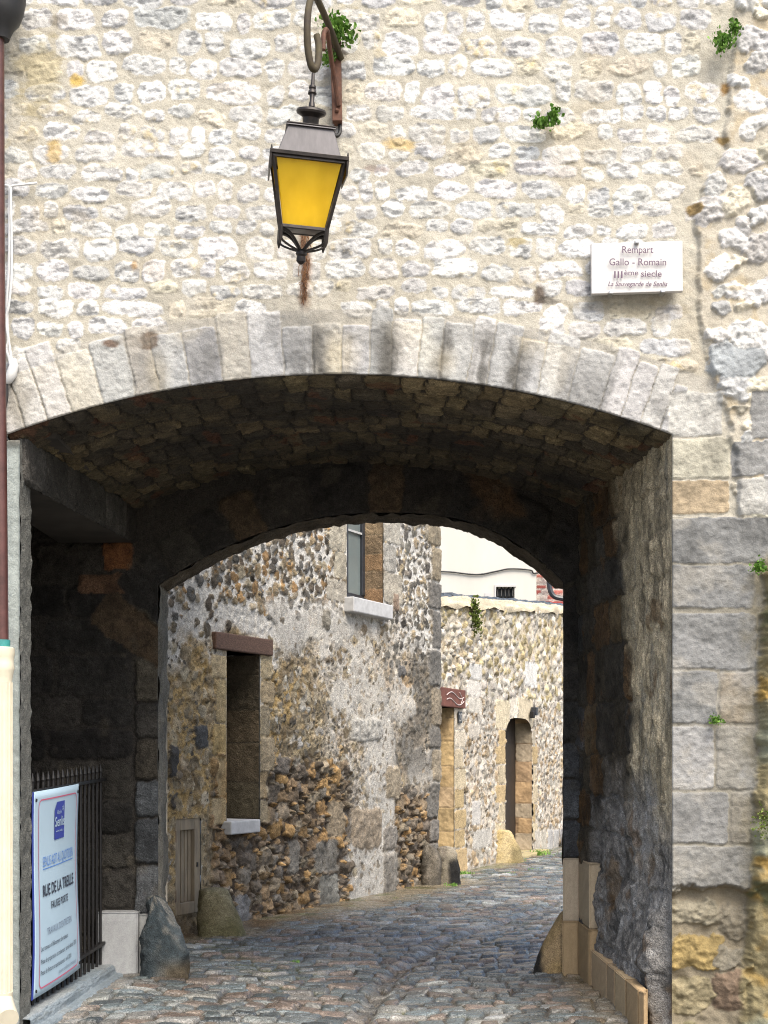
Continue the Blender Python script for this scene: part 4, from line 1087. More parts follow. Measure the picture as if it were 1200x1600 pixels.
mb = MB(); along(mb, D1[0], gs(721), D1[3], gz(715, 1078), -.3, .06, gpt); lt = mb.build('lintel', M['redlintel'], garden, bevel=.01)
mb = MB(); zc = (D1[3] + gz(715, 1078)) / 2; sa, sb = gs(690), gs(719)
for off, ph in ((.02, 0), (-.06, .6)):
    pts = [gpt(lerp(sa, sb, t), zc + off + .045 * math.sin(t * 6 + ph) + .03 * t, .063) for t in np.linspace(.02, .95, 24)]
    mb.tube(pts, .007, 5)
mb.tube([gpt(sb - .22, zc + .08, .063), gpt(sb - .1, zc, .063), gpt(sb - .16, zc - .06, .063)], .007, 5)
mb.build('chalk_scribble', M['chalk'], lt)
a = np.array(gpt(gs(715), gz(715, 1129), .055))
num = thing('house_number', 'tiny dark number fixed on the pale jamb beside the red beam', 'number', tuple(a))
mb = MB(); along(mb, gs(712.2), gs(717.5), gz(715, 1130), gz(715, 1112), .03, .042, gpt); mb.build('plate', M['frame'], num)
put_text('digits', '27', .15, tuple(np.array(gpt(gs(714.9), gz(715, 1127), .045))), (GD[0], GD[1], 0), M['plaque'], num, width=.13)
a = gpt(gs(826.5), gz(826, 1115), .06)
ent = thing('wall_lantern', 'small dark lantern beside the arched doorway in the far wall', 'wall lamp', a)
mb = MB(); along(mb, gs(824.5), gs(826.5), gz(825, 1122), gz(825, 1112), .03, .10, gpt); mb.build('lamp_box', M['iron'], ent, bevel=.01)
mb = MB(); along(mb, gs(826.8), gs(829), gz(827, 1118), gz(827, 1105), .03, .12, gpt); mb.build('bracket', M['frame'], ent, bevel=.01)

# ================================================================== WHITE BUILDING AND BRICK CORNER
YW = 27.0
wx = lambda u: (u - 600) * YW / FPX
wz = lambda v: EYE - (v - HOR) * YW / FPX
white = thing('rendered_house', 'plain cream rendered house with one small barred window above the far wall', 'house', (wx(760), YW, 0))
mb = MB(); w0, w1, wb, wt = wx(775), wx(804), wz(938), wz(917)
for x0, x1, z0, z1 in ((wx(560), w0, 0, 9), (w1, wx(838), 0, 9), (w0, w1, 0, wb), (w0, w1, wt, 9)): mb.box(x0, x1, YW, YW + .3, z0, z1)
mb.box(wx(560), wx(838), YW + .301, YW + 4, 0, 9)
mb.build('wall', M['render'], white)
mb = MB(); mb.box(w0, w1, YW + .26, YW + .3, wb, wt); wn = mb.build('window', M['frame'], white)
mb = MB()
for i in range(5):
    x = lerp(w0, w1, (i + .5) / 5); mb.tube([(x, YW + .06, wb), (x + .0, YW + .0, lerp(wb, wt, .3)), (x, YW + .06, wt)], .012, 6)
mb.build('window_bars', M['iron'], wn)
mb = MB(); mb.box(w0 - .03, w0 - .001, YW - .02, YW + .02, wb, wt + .04); mb.box(w0 - .001, w1 + .03, YW - .02, YW + .02, wt + .001, wt + .04); mb.build('window_surround', M['plaque'], white)
mb = MB(); mb.box(wx(757), wx(768), YW - .015, YW - .001, wz(938), wz(926)); mb.build('vent', M['plaque'], white)
cab = MB()
pts = [(wx(u), YW - .03, wz(v)) for u, v in ((680, 893), (705, 894), (745, 898), (775, 893), (797, 889), (828, 891), (834, 896), (850, 893))]
def smooth_path(pts, k=6):
    out = []
    for i in range(len(pts) - 1):
        p0, p1, p2, p3 = (np.array(pts[max(0, min(len(pts) - 1, i + j))], float) for j in (-1, 0, 1, 2))
        for t in np.linspace(0, 1, k, endpoint=False):
            out.append(tuple(.5 * ((2 * p1) + (-p0 + p2) * t + (2 * p0 - 5 * p1 + 4 * p2 - p3) * t * t + (-p0 + 3 * p1 - 3 * p2 + p3) * t ** 3)))
    return out + [tuple(pts[-1])]
cab.tube(smooth_path(pts), .016, 6)
o = cab.build('wall_cable', M['black'], None, smooth=True); tag(o, 'thin black cable sagging across the cream house front', 'cable')
brick = thing('brick_building', 'red brick and pale stone corner beside the cream house', 'building', (wx(860), YW + .3, 0))
def brick_wall():
    F = Field(wx(838) + .004, wx(930), 3, 9, .03, (.52, .48, .43), 471, mort=.004)
    z = 3.0; k = 0
    while z < 9:
        x = wx(838) - (.11 if k % 2 else 0)
        while x < wx(930):
            c = pick(F.rng, [(.36, .10, .08), (.42, .15, .12), (.30, .08, .07), (.50, .44, .38), (.46, .38, .34)], .15)
            F.block(x, x + .22, z, z + .09, c, .012, .008, n=6, rough=.003, var=.1); x += .22
        z += .1; k += 1
    put('wall', grid_mesh('wall', F.points((0, YW + .15, 0), (1, 0, 0), (0, -1, 0)), F.C), M['pale'], brick)
    mb = MB(); mb.box(wx(838) + .004, wx(930), YW + .3, YW + 4, 0, 8.9); mb.build('wall_body', M['brick'], brick)
    mb = MB(); mb.box(wx(852), wx(910), YW - .1, YW + .12, wz(950), wz(941)); mb.build('red_ledge', plain_mat('red_tile', (.4, .06, .05), .6), brick)
brick_wall()
mb = MB(); mb.tube(smooth_path([(wx(u), YW - .1, wz(v)) for u, v in ((857, 880), (857, 900), (858, 920), (864, 932), (878, 936), (900, 936))]), .05, 8)
o = mb.build('drain_pipe', M['frame'], None, smooth=True); tag(o, 'dark bent pipe running down the red brick corner', 'pipe')

# ================================================================== GUARD STONES
def rock(name, label, prof, cx, cy, zb, colf, seed, cat='guard stone', group=None, n=40, lv=40, nz=.012, rotz=0, sq=2.6, mat=None):
    group = group or 'guard stones along the lane'
    pr = np.array(prof, float); zz = np.linspace(pr[0, 0], pr[-1, 0], lv)
    cols = [np.interp(zz, pr[:, 0], pr[:, i]) for i in range(1, 5)]
    th = np.linspace(0, 2 * math.pi, n + 1)
    Zg, Tg = np.meshgrid(zz, th, indexing='ij')
    c, s = np.cos(Tg), np.sin(Tg); rr = (np.abs(c) ** sq + np.abs(s) ** sq) ** (-1 / sq)
    A, B = (Tg * .16).astype(np.float32), Zg.astype(np.float32)
    def per(size, o, sd):
        f0 = fbm((c * .2 + 3).astype(np.float32), (Zg + s * .2).astype(np.float32), size, o, sd)
        f1 = fbm((s * .2 + 7).astype(np.float32), (Zg - c * .2).astype(np.float32), size, o, sd + 9)
        return (f0 + f1) / 2
    d = per(.2, 4, seed) * nz * 1.6 + per(.06, 3, seed + 1) * nz * .6
    X = cols[2][:, None] + (cols[0][:, None] * rr + d) * c; Yv = cols[3][:, None] + (cols[1][:, None] * rr + d) * s
    ca, sa = math.cos(rotz), math.sin(rotz)
    P = np.stack([cx + X * ca - Yv * sa, cy + X * sa + Yv * ca, zb + Zg], -1)
    C = colf(X, Yv, Zg, per(.25, 4, seed + 3), per(.08, 4, seed + 4)).astype(np.float32)
    top = P[-1].mean(0); P = np.concatenate([P, np.repeat(top[None, None], n + 1, 1)], 0); C = np.concatenate([C, C[-1:]], 0)
    o = put(name, grid_mesh(name, P.astype(np.float32), C, flip=True), mat or M['rock'])
    return tag(o, label, cat, group)
def cmix(a, b, m): return V3(a) * (1 - m[..., None]) + V3(b) * m[..., None]
def c_blue(x, y, z, g, f):
    c = cmix((.042, .055, .062), (.10, .12, .13), sm(-.2, .7, g)); m = sm(.05, .6, f + .3 * g) * sm(.1, .5, z)
    c = c * (1 - m[..., None] * .7) + V3((.30, .28, .24)) * m[..., None] * .7
    b = sm(.18, .05, z) * sm(-.05, .1, x); return c * (1 - .6 * b[..., None]) + V3((.16, .11, .05)) * .6 * b[..., None]
rock('guard_stone', 'tall dark blue-grey pointed guard stone leaning on the left pier under the arch', [(-.08, .165, .16, .03, 0), (.0, .165, .16, .03, 0), (.2, .15, .15, .02, 0), (.36, .115, .13, .0, .02), (.47, .075, .10, -.03, .03), (.535, .055, .07, -.05, .04), (.57, .025, .04, -.055, .05), (.575, .004, .006, -.055, .05)], -1.575, 9.93, .03, c_blue, 501, nz=.03)
def c_moss(x, y, z, g, f):
    c = cmix((.20, .175, .10), (.30, .27, .17), sm(-.4, .5, g)); m = sm(.0, .5, f); c = c * (1 - .55 * m[..., None]) + V3((.13, .12, .05)) * .55 * m[..., None]
    m = sm(.25, .05, z); return c * (1 - .5 * m[..., None]) + V3((.13, .13, .06)) * .5 * m[..., None]
rock('guard_stone', 'squat flat-topped mossy yellow-grey guard stone below the wooden hatch', [(-.08, .21, .19, .05, 0), (.0, .20, .19, .05, 0), (.15, .18, .18, .03, 0), (.32, .145, .15, -.01, 0), (.41, .115, .13, -.03, 0), (.435, .09, .10, -.03, 0), (.44, .01, .01, -.03, 0)], -1.44, 12.15, .02, c_moss, 511, nz=.02, rotz=.2)
def c_grey(x, y, z, g, f):
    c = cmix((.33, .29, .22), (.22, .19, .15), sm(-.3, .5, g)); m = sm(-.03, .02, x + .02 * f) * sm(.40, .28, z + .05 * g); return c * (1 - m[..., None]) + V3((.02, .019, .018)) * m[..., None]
rock('guard_stone', 'grey guard stone with a black scuffed side at the house corner', [(-.08, .15, .14, .02, 0), (.0, .15, .14, .02, 0), (.25, .135, .13, 0, 0), (.42, .115, .11, -.02, 0), (.49, .085, .08, -.03, 0), (.505, .01, .01, -.03, 0)], .76, 17.0, .0, c_grey, 521, nz=.02, rotz=.1)
def c_dk(x, y, z, g, f): return cmix((.12, .105, .085), (.22, .19, .15), sm(-.3, .6, g + .4 * f))
rock('guard_stone', 'dark upright boundary stone against the house quoins, behind the scuffed guard stone', [(-.08, .12, .12, 0, 0), (.0, .12, .12, 0, 0), (.3, .12, .11, 0, 0), (.45, .10, .10, -.02, 0), (.52, .05, .07, -.03, 0), (.53, .01, .01, -.03, 0)], .555, 16.85, .0, c_dk, 531, nz=.022)
def c_yel(x, y, z, g, f):
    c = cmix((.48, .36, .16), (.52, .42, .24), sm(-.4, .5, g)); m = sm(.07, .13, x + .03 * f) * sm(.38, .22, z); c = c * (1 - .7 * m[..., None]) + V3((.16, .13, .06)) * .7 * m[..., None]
    return c
rock('guard_stone', 'yellow sandstone guard stone beside the arched doorway in the far wall', [(-.08, .25, .2, .05, 0), (.0, .25, .2, .05, 0), (.2, .22, .19, .02, 0), (.42, .17, .16, -.03, 0), (.49, .14, .14, -.05, 0), (.505, .10, .1, -.05, 0), (.51, .01, .01, -.05, 0)], 1.735, 20.35, .02, c_yel, 541, nz=.015, sq=4)
def c_tan(x, y, z, g, f):
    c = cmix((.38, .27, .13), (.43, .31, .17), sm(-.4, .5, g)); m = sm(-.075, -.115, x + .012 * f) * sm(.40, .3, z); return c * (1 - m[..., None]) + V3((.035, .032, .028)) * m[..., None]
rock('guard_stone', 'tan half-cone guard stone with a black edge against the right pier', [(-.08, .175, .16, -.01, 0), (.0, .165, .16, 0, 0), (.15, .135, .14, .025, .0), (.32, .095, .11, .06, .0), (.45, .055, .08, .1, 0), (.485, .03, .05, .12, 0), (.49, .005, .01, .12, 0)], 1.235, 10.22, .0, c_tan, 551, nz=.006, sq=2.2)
mb = MB(); p = gpt(gs(872), .16, .22); q = gpt(gs(890), .20, .05)
mb.tube([p, q], [.13, .13], 14); mb.tube([p, tuple(np.array(p) + (np.array(p) - np.array(q)) * .05)], [.15, .15], 14)
o = mb.build('drain_outlet', M['brownpipe'], None, smooth=True); tag(o, 'dark clay drain outlet at the foot of the far wall', 'drain')

# ================================================================== STEP, RAILING, BANNER
def step():
    V, C, Q = [], [], []
    F = Field(0, 2.12, 0, 1, .012, (.22, .26, .29), 601, dz=.02, mort=.003)
    # profile: tread, nosing, riser, lower ledge, riser
    prof = np.array([(-.26, .125), (-.02, .125), (.0, .118), (.01, .10), (.012, .062), (.06, .06), (.075, .05), (.08, -.06)])
    a = np.array((-1.985, 7.86)); b = np.array((-1.905, 9.96)); d = (b - a) / np.linalg.norm(b - a); n = np.array((d[1], -d[0]))
    t = np.linspace(0, len(prof) - 1, F.nz); ox = np.interp(t, np.arange(len(prof)), prof[:, 0]); oz = np.interp(t, np.arange(len(prof)), prof[:, 1])
    hh = F.H + fbm(F.S, F.Z, .3, 3, 602) * .006
    P = np.zeros(F.S.shape + (3,)); off = ox[:, None] + hh
    P[..., 0] = a[0] + d[0] * F.S + n[0] * off; P[..., 1] = a[1] + d[1] * F.S + n[1] * off; P[..., 2] = oz[:, None] + hh
    F.mixc(sm(-.1, .7, F.L + .3 * F.G) * .6, (.34, .35, .35)); F.mixc(sm(.3, .8, F.G) * .4, (.15, .16, .15))
    o = put('step', grid_mesh('step', P.astype(np.float32), F.C), M['step']); tag(o, 'worn blue-grey stone step below the iron railing on the left', 'step')
step()
RA, RB = np.array((-2.085, 7.93)), np.array((-1.99, 9.92))
rail = thing('railing', 'black iron railing with pointed bars closing the dark opening on the left', 'railing', (RA[0], RA[1], .125))
rl = lambda t, z, n=0: (lerp(RA[0], RB[0], t) + n, lerp(RA[1], RB[1], t), z)
mb = MB(); mb.bar(rl(-.02, 1.375), rl(1.03, 1.43), .045, .022); mb.build('top_rail', M['iron'], rail, bevel=.004)
mb = MB(); mb.bar(rl(-.02, .225), rl(1.03, .275), .045, .022); mb.build('bottom_rail', M['iron'], rail, bevel=.004)
NB = 19
for i in range(NB):
    t = .015 + i / (NB - 1) * .97; b = MB(); z1 = lerp(1.425, 1.475, t)
    b.tube([rl(t, .13), rl(t, z1), rl(t, z1 + .012), rl(t, z1 + .06)], [.0095, .0095, .014, .003], 8); b.build('bar', M['iron'], rail)
mb = MB(); mb.bar(rl(0.0, .86), rl(.12, .865), .03, .02); mb.build('lock_bar', M['iron'], rail)
# banner
BA, BB = np.array((-2.037, 8.21)), np.array((-1.992, 9.18)); BL = float(np.linalg.norm(BB - BA)); bd = (BB - BA) / BL; bn = np.array((bd[1], -bd[0]))
ban = thing('banner', 'tall pale blue printed notice tied to the iron railing, about works in the lane', 'banner', (BA[0], BA[1], .18))
def bpt(s, z, off=0.0):
    tz = (z - .78) / .6; wob = .012 * math.sin(s * 3.1) + .010 * math.sin(z * 4 + s) - .0
    q = BA + bd * (s * BL - .07 * (1 - s) * max(0, .5 - tz) * .6) + bn * (wob + off)
    zz = z + lerp(0, .03, s)
    return (q[0], q[1], zz)
Z0, Z1 = .185, 1.385
P = np.array([[bpt(s, z) for s in np.linspace(0, 1, 30)] for z in np.linspace(Z0, Z1, 30)])
o = put('sheet', grid_mesh('sheet', P.astype(np.float32), None), M['banner'], ban)
sol = o.modifiers.new('solid', 'SOLIDIFY'); sol.thickness = .003; sol.offset = 0
mb = MB(); 
P2 = np.array([[bpt(s, z, .004) for s in (-.035, .0)] for z in np.linspace(Z0, Z1, 20)]); put('blue_hem', grid_mesh('blue_hem', P2.astype(np.float32)), M['bannerblue'], ban)
def strip(pts, w, name, mat, closed=False):
    mb = MB()
    for (s0, z0), (s1, z1) in zip(pts[:-1], pts[1:]):
        dx, dz = (s1 - s0) * BL, z1 - z0; L = math.hypot(dx, dz) or 1; px_, pz_ = -dz / L * w / 2 / BL, dx / L * w / 2
        mb.add([bpt(s0 - px_, z0 - pz_, .005), bpt(s1 - px_, z1 - pz_, .005), bpt(s1 + px_, z1 + pz_, .005), bpt(s0 + px_, z0 + pz_, .005)], [(0, 1, 2, 3)])
    return mb.build(name, mat, ban)
def rrect(s0, s1, z0, z1, r):
    pts = []
    for cx, cz, a0 in ((s1 - r, z1 - r * BL, 0), (s0 + r, z1 - r * BL, 90), (s0 + r, z0 + r * BL, 180), (s1 - r, z0 + r * BL, 270)):
        for k in range(6):
            a = R(a0 + k * 18); pts.append((cx + r * math.cos(a), cz + r * BL * math.sin(a)))
    out = []
    pts.append(pts[0])
    for (a, b), (c, d) in zip(pts[:-1], pts[1:]):
        k = max(1, int(math.hypot((c - a), d - b) / .06))
        for i in range(k): out.append((lerp(a, c, i / k), lerp(b, d, i / k)))
    return out + [pts[0]]
strip(rrect(.09, .93, .225, 1.33, .05), .008, 'border_line', M['bannerred'])
def btext(txt, size, s, z, width, mat, name='lettering', bold=0, align='C', shear=0, off=.006):
    me = text_mesh(txt, size, shear, bold); co = np.array([v.co[:] for v in me.vertices])
    width *= BL / 1.17; lo, hi = co[:, 0].min(), co[:, 0].max(); k = width / (hi - lo); mid = (lo + hi) / 2 if align == 'C' else lo
    for v in me.vertices: v.co = bpt(s + (v.co.x - mid) * k / BL, z + v.co.y, off)
    me.materials.clear(); me.update(); return put(name, me, mat, ban)
mb = MB(); ls0, ls1, lz0, lz1 = .40, .62, 1.07, 1.30
mb.add([bpt(ls0, lz0, .005), bpt(ls1, lz0, .005), bpt(ls1, lz1, .005), bpt(ls0 + .05, lz1, .005), bpt(ls0, lz1 - .05, .005)], [(0, 1, 2, 3, 4)])
lg = mb.build('emblem', M['bannerblue'], ban)
for args in ((('Senlis', .085, .51, 1.15, .245), dict(bold=.001)), (('Ville de', .035, .49, 1.225, .12), {}), (('*', .09, .575, 1.21, .04), {}), (('www.senlis.fr', .02, .51, 1.115, .2), {})):
    btext(*args[0], M['banner'], name='emblem_lettering', off=.008, **args[1])
btext('SENLIS AGIT AU QUOTIDIEN', .085, .51, .93, .80, M['bannersky'])
strip([(.17, .915), (.5, .915), (.85, .915)], .006, 'underline', M['bannersky'])
btext('RUE DE LA TREILLE', .095, .51, .755, .82, M['bannertext'], bold=.002)
btext('FAUSSE PORTE', .062, .51, .665, .45, M['bannertext'], bold=.001)
btext("TRAVAUX D'ENTRETIEN", .06, .50, .52, .64, M['bannergrey'])
btext("Les travaux d'effacement de réseaux", .042, .11, .44, .66, M['bannertext'], align='L')
btext('Phase de préparation et traitement : janvier-février 2018', .042, .11, .365, .90, M['bannertext'], align='L')
btext('Phase de finition et rejointoiement : avril 2018', .042, .11, .30, .74, M['bannertext'], align='L')
btext('(suivant conditions climatiques)', .036, .66, .305 - .055 + .0, .48, M['bannergrey'])
for s_, z_ in ((.04, Z1 - .05), (.96, Z1 - .05), (.04, Z0 + .04), (.96, Z0 + .04)):
    p = Vector(bpt(s_, z_, .004)); mb = MB(); mb.tube([p, p + Vector((bn[0], bn[1], 0)) * .005], .010, 10); mb.build('eyelet', M['iron'], ban)

# ================================================================== PLAQUE
pq = thing('plaque', 'white rectangular plaque with purple lettering on the rampart above the arch', 'plaque', (fx(991), YF - .05, fz(426)))
px0, px1, pz0, pz1 = fx(921), fx(1062), fz(466), fz(387)
mb = MB(); mb.hexa([(px0, YF - .075, pz0), (px1, YF - .085, pz0 + .012), (px1, YF - .05, pz0 + .012), (px0, YF - .04, pz0), (px0, YF - .065, pz1), (px1, YF - .075, pz1 + .012), (px1, YF - .04, pz1 + .012), (px0, YF - .03, pz1)])
mb.build('panel', M['plaque'], pq, bevel=.003)
for u, v in ((991, 387), (951, 465), (1031, 463)):
    mb = MB(); mb.box(fx(u) - .012, fx(u) + .012, YF - .094, YF - .02, fz(v) - .008, fz(v) + .010); mb.build('clip', M['steel'], pq, bevel=.003)
for txt, sz, u, v, wd, sh, mt in (('Rempart', .055, 992, 406, 48, 0, 'ptext'), ('Gallo - Romain', .055, 992, 425, 88, 0, 'ptext'), ('III', .055, 962, 444, 13, 0, 'ptext'), ('ème', .042, 982, 440, 22, 0, 'ptext'), ('siecle', .05, 1013, 443, 32, 0, 'ptext'), ('La Sauvegarde de Senlis', .036, 992, 457, 92, .3, 'ptext')):
    yy = YF - .089 + (426 - v) * -.00002
    put_text('lettering', txt, sz, (fx(u), yy, fz(v) + (fx(u) - fx(921)) * .012 / .5), (1, 0, 0), M[mt], pq, width=wd * YF / FPX, shear=sh, bold=.0004)

# ================================================================== STREET LAMP
YLm = 7.05
lx = lambda u: (u - 600) * YLm / FPX
lz = lambda v: EYE - (v - HOR) * YLm / FPX
lamp = thing('street_lamp', 'black four sided street lantern with amber panes on a rusty wall bracket', 'street lamp', (fx(528), YF, fz(150)))
K = YLm / FPX
top = Vector((lx(487), YLm, lz(168)))
ax = Vector((-21 * K, .17, -235 * K)).normalized()      # axis of the hanging lantern, it leans
up = -ax
ex = Vector((1, 0, 0)); ex = (ex - up * ex.dot(up)).normalized(); ey = up.cross(ex)
rotl = .10
ex, ey = ex * math.cos(rotl) + ey * math.sin(rotl), -ex * math.sin(rotl) + ey * math.cos(rotl)
def LP(x, y, d): return top + ex * x + ey * y + ax * d
def lring(mb, hw, d): return [LP(-hw, -hw, d), LP(hw, -hw, d), LP(hw, hw, d), LP(-hw, hw, d)]
def frust(mb, h0, d0, h1, d1): mb.hexa(lring(mb, h1, d1) + lring(mb, h0, d0))
px_ = K
# chimney cap
mb = MB(); pr = [(.0, .012), (.004, .045), (.012, .072), (.022, .076), (.032, .072), (.042, .05), (.05, .042), (.085, .040), (.092, .055), (.10, .058)]
mb.tube([LP(0, 0, d) for d, r in pr], [r for d, r in pr], 24); mb.build('chimney_cap', M['bronze'], lamp, smooth=True)
mb = MB(); frust(mb, .115, .100, .125, .112); frust(mb, .112, .112, .158, .247); mb.build('roof', M['roofmetal'], lamp, bevel=.003)
mb = MB(); frust(mb, .195, .244, .195, .262); frust(mb, .122, .098, .122, .104)
for sx, sy in ((-1, -1), (1, -1), (1, 1), (-1, 1)):
    a = LP(sx * .188, sy * .188, .244); mb.tube([a, a - ax * .018], [.006, .003], 6); a = LP(sx * .11, sy * .11, .1); mb.tube([a, a - ax * .014], [.005, .003], 6)
mb.build('eave', M['bronze'], lamp, bevel=.002)
D0, D1_, H0, H1 = .262, .585, .178, .115
mb = MB()
for sx, sy in ((-1, -1), (1, -1), (1, 1), (-1, 1)): mb.bar(LP(sx * H0, sy * H0, D0), LP(sx * H1, sy * H1, D1_), .016, .016)
for hw, d in ((H0, D0 + .008), (H1, D1_)):
    q = lring(mb, hw, d)
    for i in range(4): mb.bar(q[i], q[(i + 1) % 4], .014, .016)
# side aprons
for sx in (-1, 1):
    mb.hexa([LP(sx * .196, -.192, .2625), LP(sx * .184, -.192, .2625), LP(sx * .184, .192, .2625), LP(sx * .196, .192, .2625), LP(sx * .194, -.192, .335), LP(sx * .186, -.192, .335), LP(sx * .186, .192, .335), LP(sx * .194, .192, .335)])
mb.build('frame', M['bronze'], lamp, bevel=.0015)
for i in range(4):
    q0, q1 = lring(None, H0 - .004, D0 + .012), lring(None, H1 - .004, D1_ - .004); j = (i + 1) % 4
    n_ = 14; P = np.array([[(np.array(q0[i].lerp(q0[j], t)) * (1 - v) + np.array(q1[i].lerp(q1[j], t)) * v) for t in np.linspace(.04, .96, n_)] for v in np.linspace(0, 1, n_)])
    put('pane', grid_mesh('pane', P.astype(np.float32)), M['amber'], lamp)
mb = MB(); pb = [(D1_ - .005, .02), (D1_ - .05, .02), (D1_ - .07, .03), (D1_ - .11, .045), (D1_ - .15, .04), (D1_ - .18, .015)]
mb.tube([LP(0, 0, d) for d, r in pb], [r for d, r in pb], 14); mb.build('bulb', M['bulb'], lamp, smooth=True)
mb = MB(); mb.hexa(lring(None, H1 - .006, D1_ + .004) + lring(None, H1 - .006, D1_ - .002)); mb.build('base_plate', M['bronze'], lamp)
# curved feet and finial
mb = MB(); c0 = .715
for sx, sy in ((-1, -1), (1, -1), (1, 1), (-1, 1)):
    h = H1
    mb.tube([LP(sx * h, sy * h, D1_ - .005), LP(sx * h, sy * h, D1_ + .06), LP(sx * h, sy * h, D1_ + .085)], [.012, .011, .003], 8)
    pts = [LP(sx * h * math.cos(t) * 1.0, sy * h * math.cos(t), D1_ + .015 + .0 + .115 * math.sin(t) ** 1) for t in np.linspace(0.05, 1.45, 10)]
    pts = [LP(sx * h * (1 - t) ** 1.0, sy * h * (1 - t), D1_ + .012 + .10 * t ** 2.2) for t in np.linspace(0, .93, 10)]
    mb.tube(pts, .0085, 7)
    pts = [LP(sx * h * (1 - t), sy * h * (1 - t), D1_ + .055 + .05 * t ** .6) for t in np.linspace(0, .9, 8)]
    mb.tube(pts, .006, 6)
mb.build('foot_brackets', M['bronze'], lamp, smooth=True)
mb = MB(); pr = [(.09, .012), (.1, .026), (.115, .030), (.125, .022), (.135, .024), (.15, .024), (.162, .012), (.166, .002)]
mb.tube([LP(0, 0, D1_ + d) for d, r in pr], [r for d, r in pr], 16); mb.build('finial', M['bronze'], lamp, smooth=True)
# stem above the lantern
hook = Vector((lx(489), YLm + .02, lz(112)))
mb = MB(); sp = [(0, .008), (.2, .009), (.35, .010), (.38, .018), (.44, .018), (.47, .013), (.52, .020), (.60, .022), (.63, .013), (.8, .011), (.88, .015), (1, .017)]
mb.tube([hook.lerp(top, t) for t, r in sp], [r for t, r in sp], 12); mb.build('stem', M['bronze'], lamp, smooth=True)
# bracket: wall plate, gooseneck, stay
mb = MB(); mb.hexa([(fx(520), YF - .075, fz(198)), (fx(535), YF - .075, fz(198)), (fx(535), YF + .0, fz(198)), (fx(520), YF + .0, fz(198)), (fx(516), YF - .075, fz(60)), (fx(533), YF - .075, fz(60)), (fx(533), YF, fz(60)), (fx(516), YF, fz(60))])
mb.build('wall_plate', M['rust'], lamp, bevel=.004)
for v in (183, 90):
    mb = MB(); c = Vector((fx(527), YF - .075, fz(v))); mb.tube([c, c + Vector((0, -.008, 0)), c + Vector((0, -.016, 0))], [.012, .011, .004], 10); mb.build('bolt', M['rust'], lamp)
def at(u, v, y): return ((u - 600) * y / FPX, y, EYE - (v - HOR) * y / FPX)
mb = MB(); mb.tube(smooth_path([at(533, 92, YF - .07), at(517, 48, 7.58), at(500, 8, 7.38), at(490, -8, 7.22), at(483, 8, 7.10), at(480, 40, 7.05), at(481, 75, 7.05), at(486, 102, 7.06), at(492, 108, 7.08), at(497, 96, 7.12), at(498, 72, 7.16), at(495, 56, 7.18)], 8), .018, 10); mb.build('gooseneck', M['mossiron'], lamp, smooth=True)
mb = MB(); mb.tube(smooth_path([at(505, 78, 7.42), at(506, 52, 7.44), at(511, 48, 7.48), at(515, 75, 7.56), at(522, 120, 7.66), at(529, 165, 7.72)], 8), .013, 8); mb.build('stay', M['rust'], lamp, smooth=True)
mb = MB(); mb.tube(smooth_path([at(531, 196, YF - .03), at(531, 206, YF - .05), at(527, 212, YF - .06), at(520, 210, YF - .06)], 6), .011, 8); mb.build('hook', M['iron'], lamp, smooth=True)

# ================================================================== PIPES AND CABLES AT THE LEFT EDGE
pipe = thing('downpipe', 'rain downpipe at the left edge, brown metal above and cream cast iron below', 'downpipe', at(3, 1600, 7.6))
yp = 7.6
mb = MB(); mb.tube([at(-4, 20, yp), at(-3, 400, yp), at(3, 1008, yp)], .036, 18); mb.build('upper_pipe', M['brownpipe'], pipe, smooth=True)
mb = MB(); mb.tube([at(2, v, yp) for v in (-30, 2, 8, 20, 34, 44, 58, 62)], [.13, .13, .125, .118, .10, .07, .048, .044], 20); mb.build('hopper', M['black'], pipe, smooth=True)
mb = MB(); mb.tube([at(3, 1000, yp), at(3, 1012, yp)], .044, 18); mb.build('collar', M['teal'], pipe, smooth=True)
mb = MB(); mb.tube([at(4, v, yp) for v in (1011, 1013, 1022, 1026, 1032, 1036, 1044, 1048, 1056, 1062, 1100, 1555)], [.05, .064, .066, .062, .06, .06, .064, .06, .055, .051, .05, .05], 24)
for k in range(14):
    a = 2 * math.pi * k / 14; ox, oy = .049 * math.cos(a), .049 * math.sin(a); p, q = at(4, 1066, yp), at(4, 1550, yp)
    mb.tube([(p[0] + ox, p[1] + oy, p[2]), (q[0] + ox, q[1] + oy, q[2])], .0055, 6)
mb.build('lower_pipe', M['cream'], pipe, smooth=True)
mb = MB(); mb.tube(smooth_path([at(4, 1548, yp), at(4, 1562, yp), at(8, 1578, yp - .06), at(13, 1592, yp - .14)], 6), [.056] * 19, 16); mb.build('shoe', M['cream'], pipe, smooth=True)
yc = YF - .035
cb = thing('wall_cables', 'white cable bundle clipped down the rampart beside the brown downpipe', 'cables', at(18, 590, yc))
mb = MB(); mb.tube(smooth_path([at(u, v, yc) for u, v in ((-10, 288), (10, 290), (15, 296), (15, 330), (14, 420), (11, 470), (12, 520), (16, 550), (19, 572))]), .008, 7); mb.build('cable', M['whitecable'], cb, smooth=True)
mb = MB(); mb.tube(smooth_path([at(u, v, yc - .01) for u, v in ((58, 286), (30, 289), (19, 291), (17, 300), (18, 370), (18, 430), (14, 475), (9, 500), (13, 530), (10, 545), (14, 560), (17, 575))]), .007, 7); mb.build('cable', M['whitecable'], cb, smooth=True)
mb = MB(); mb.tube([at(u, v, yc) for u, v in ((22, 560), (22, 570), (18, 585), (12, 595), (9, 599))], [.012, .026, .030, .024, .010], 10); mb.build('splice_cover', M['whitecable'], cb, smooth=True)
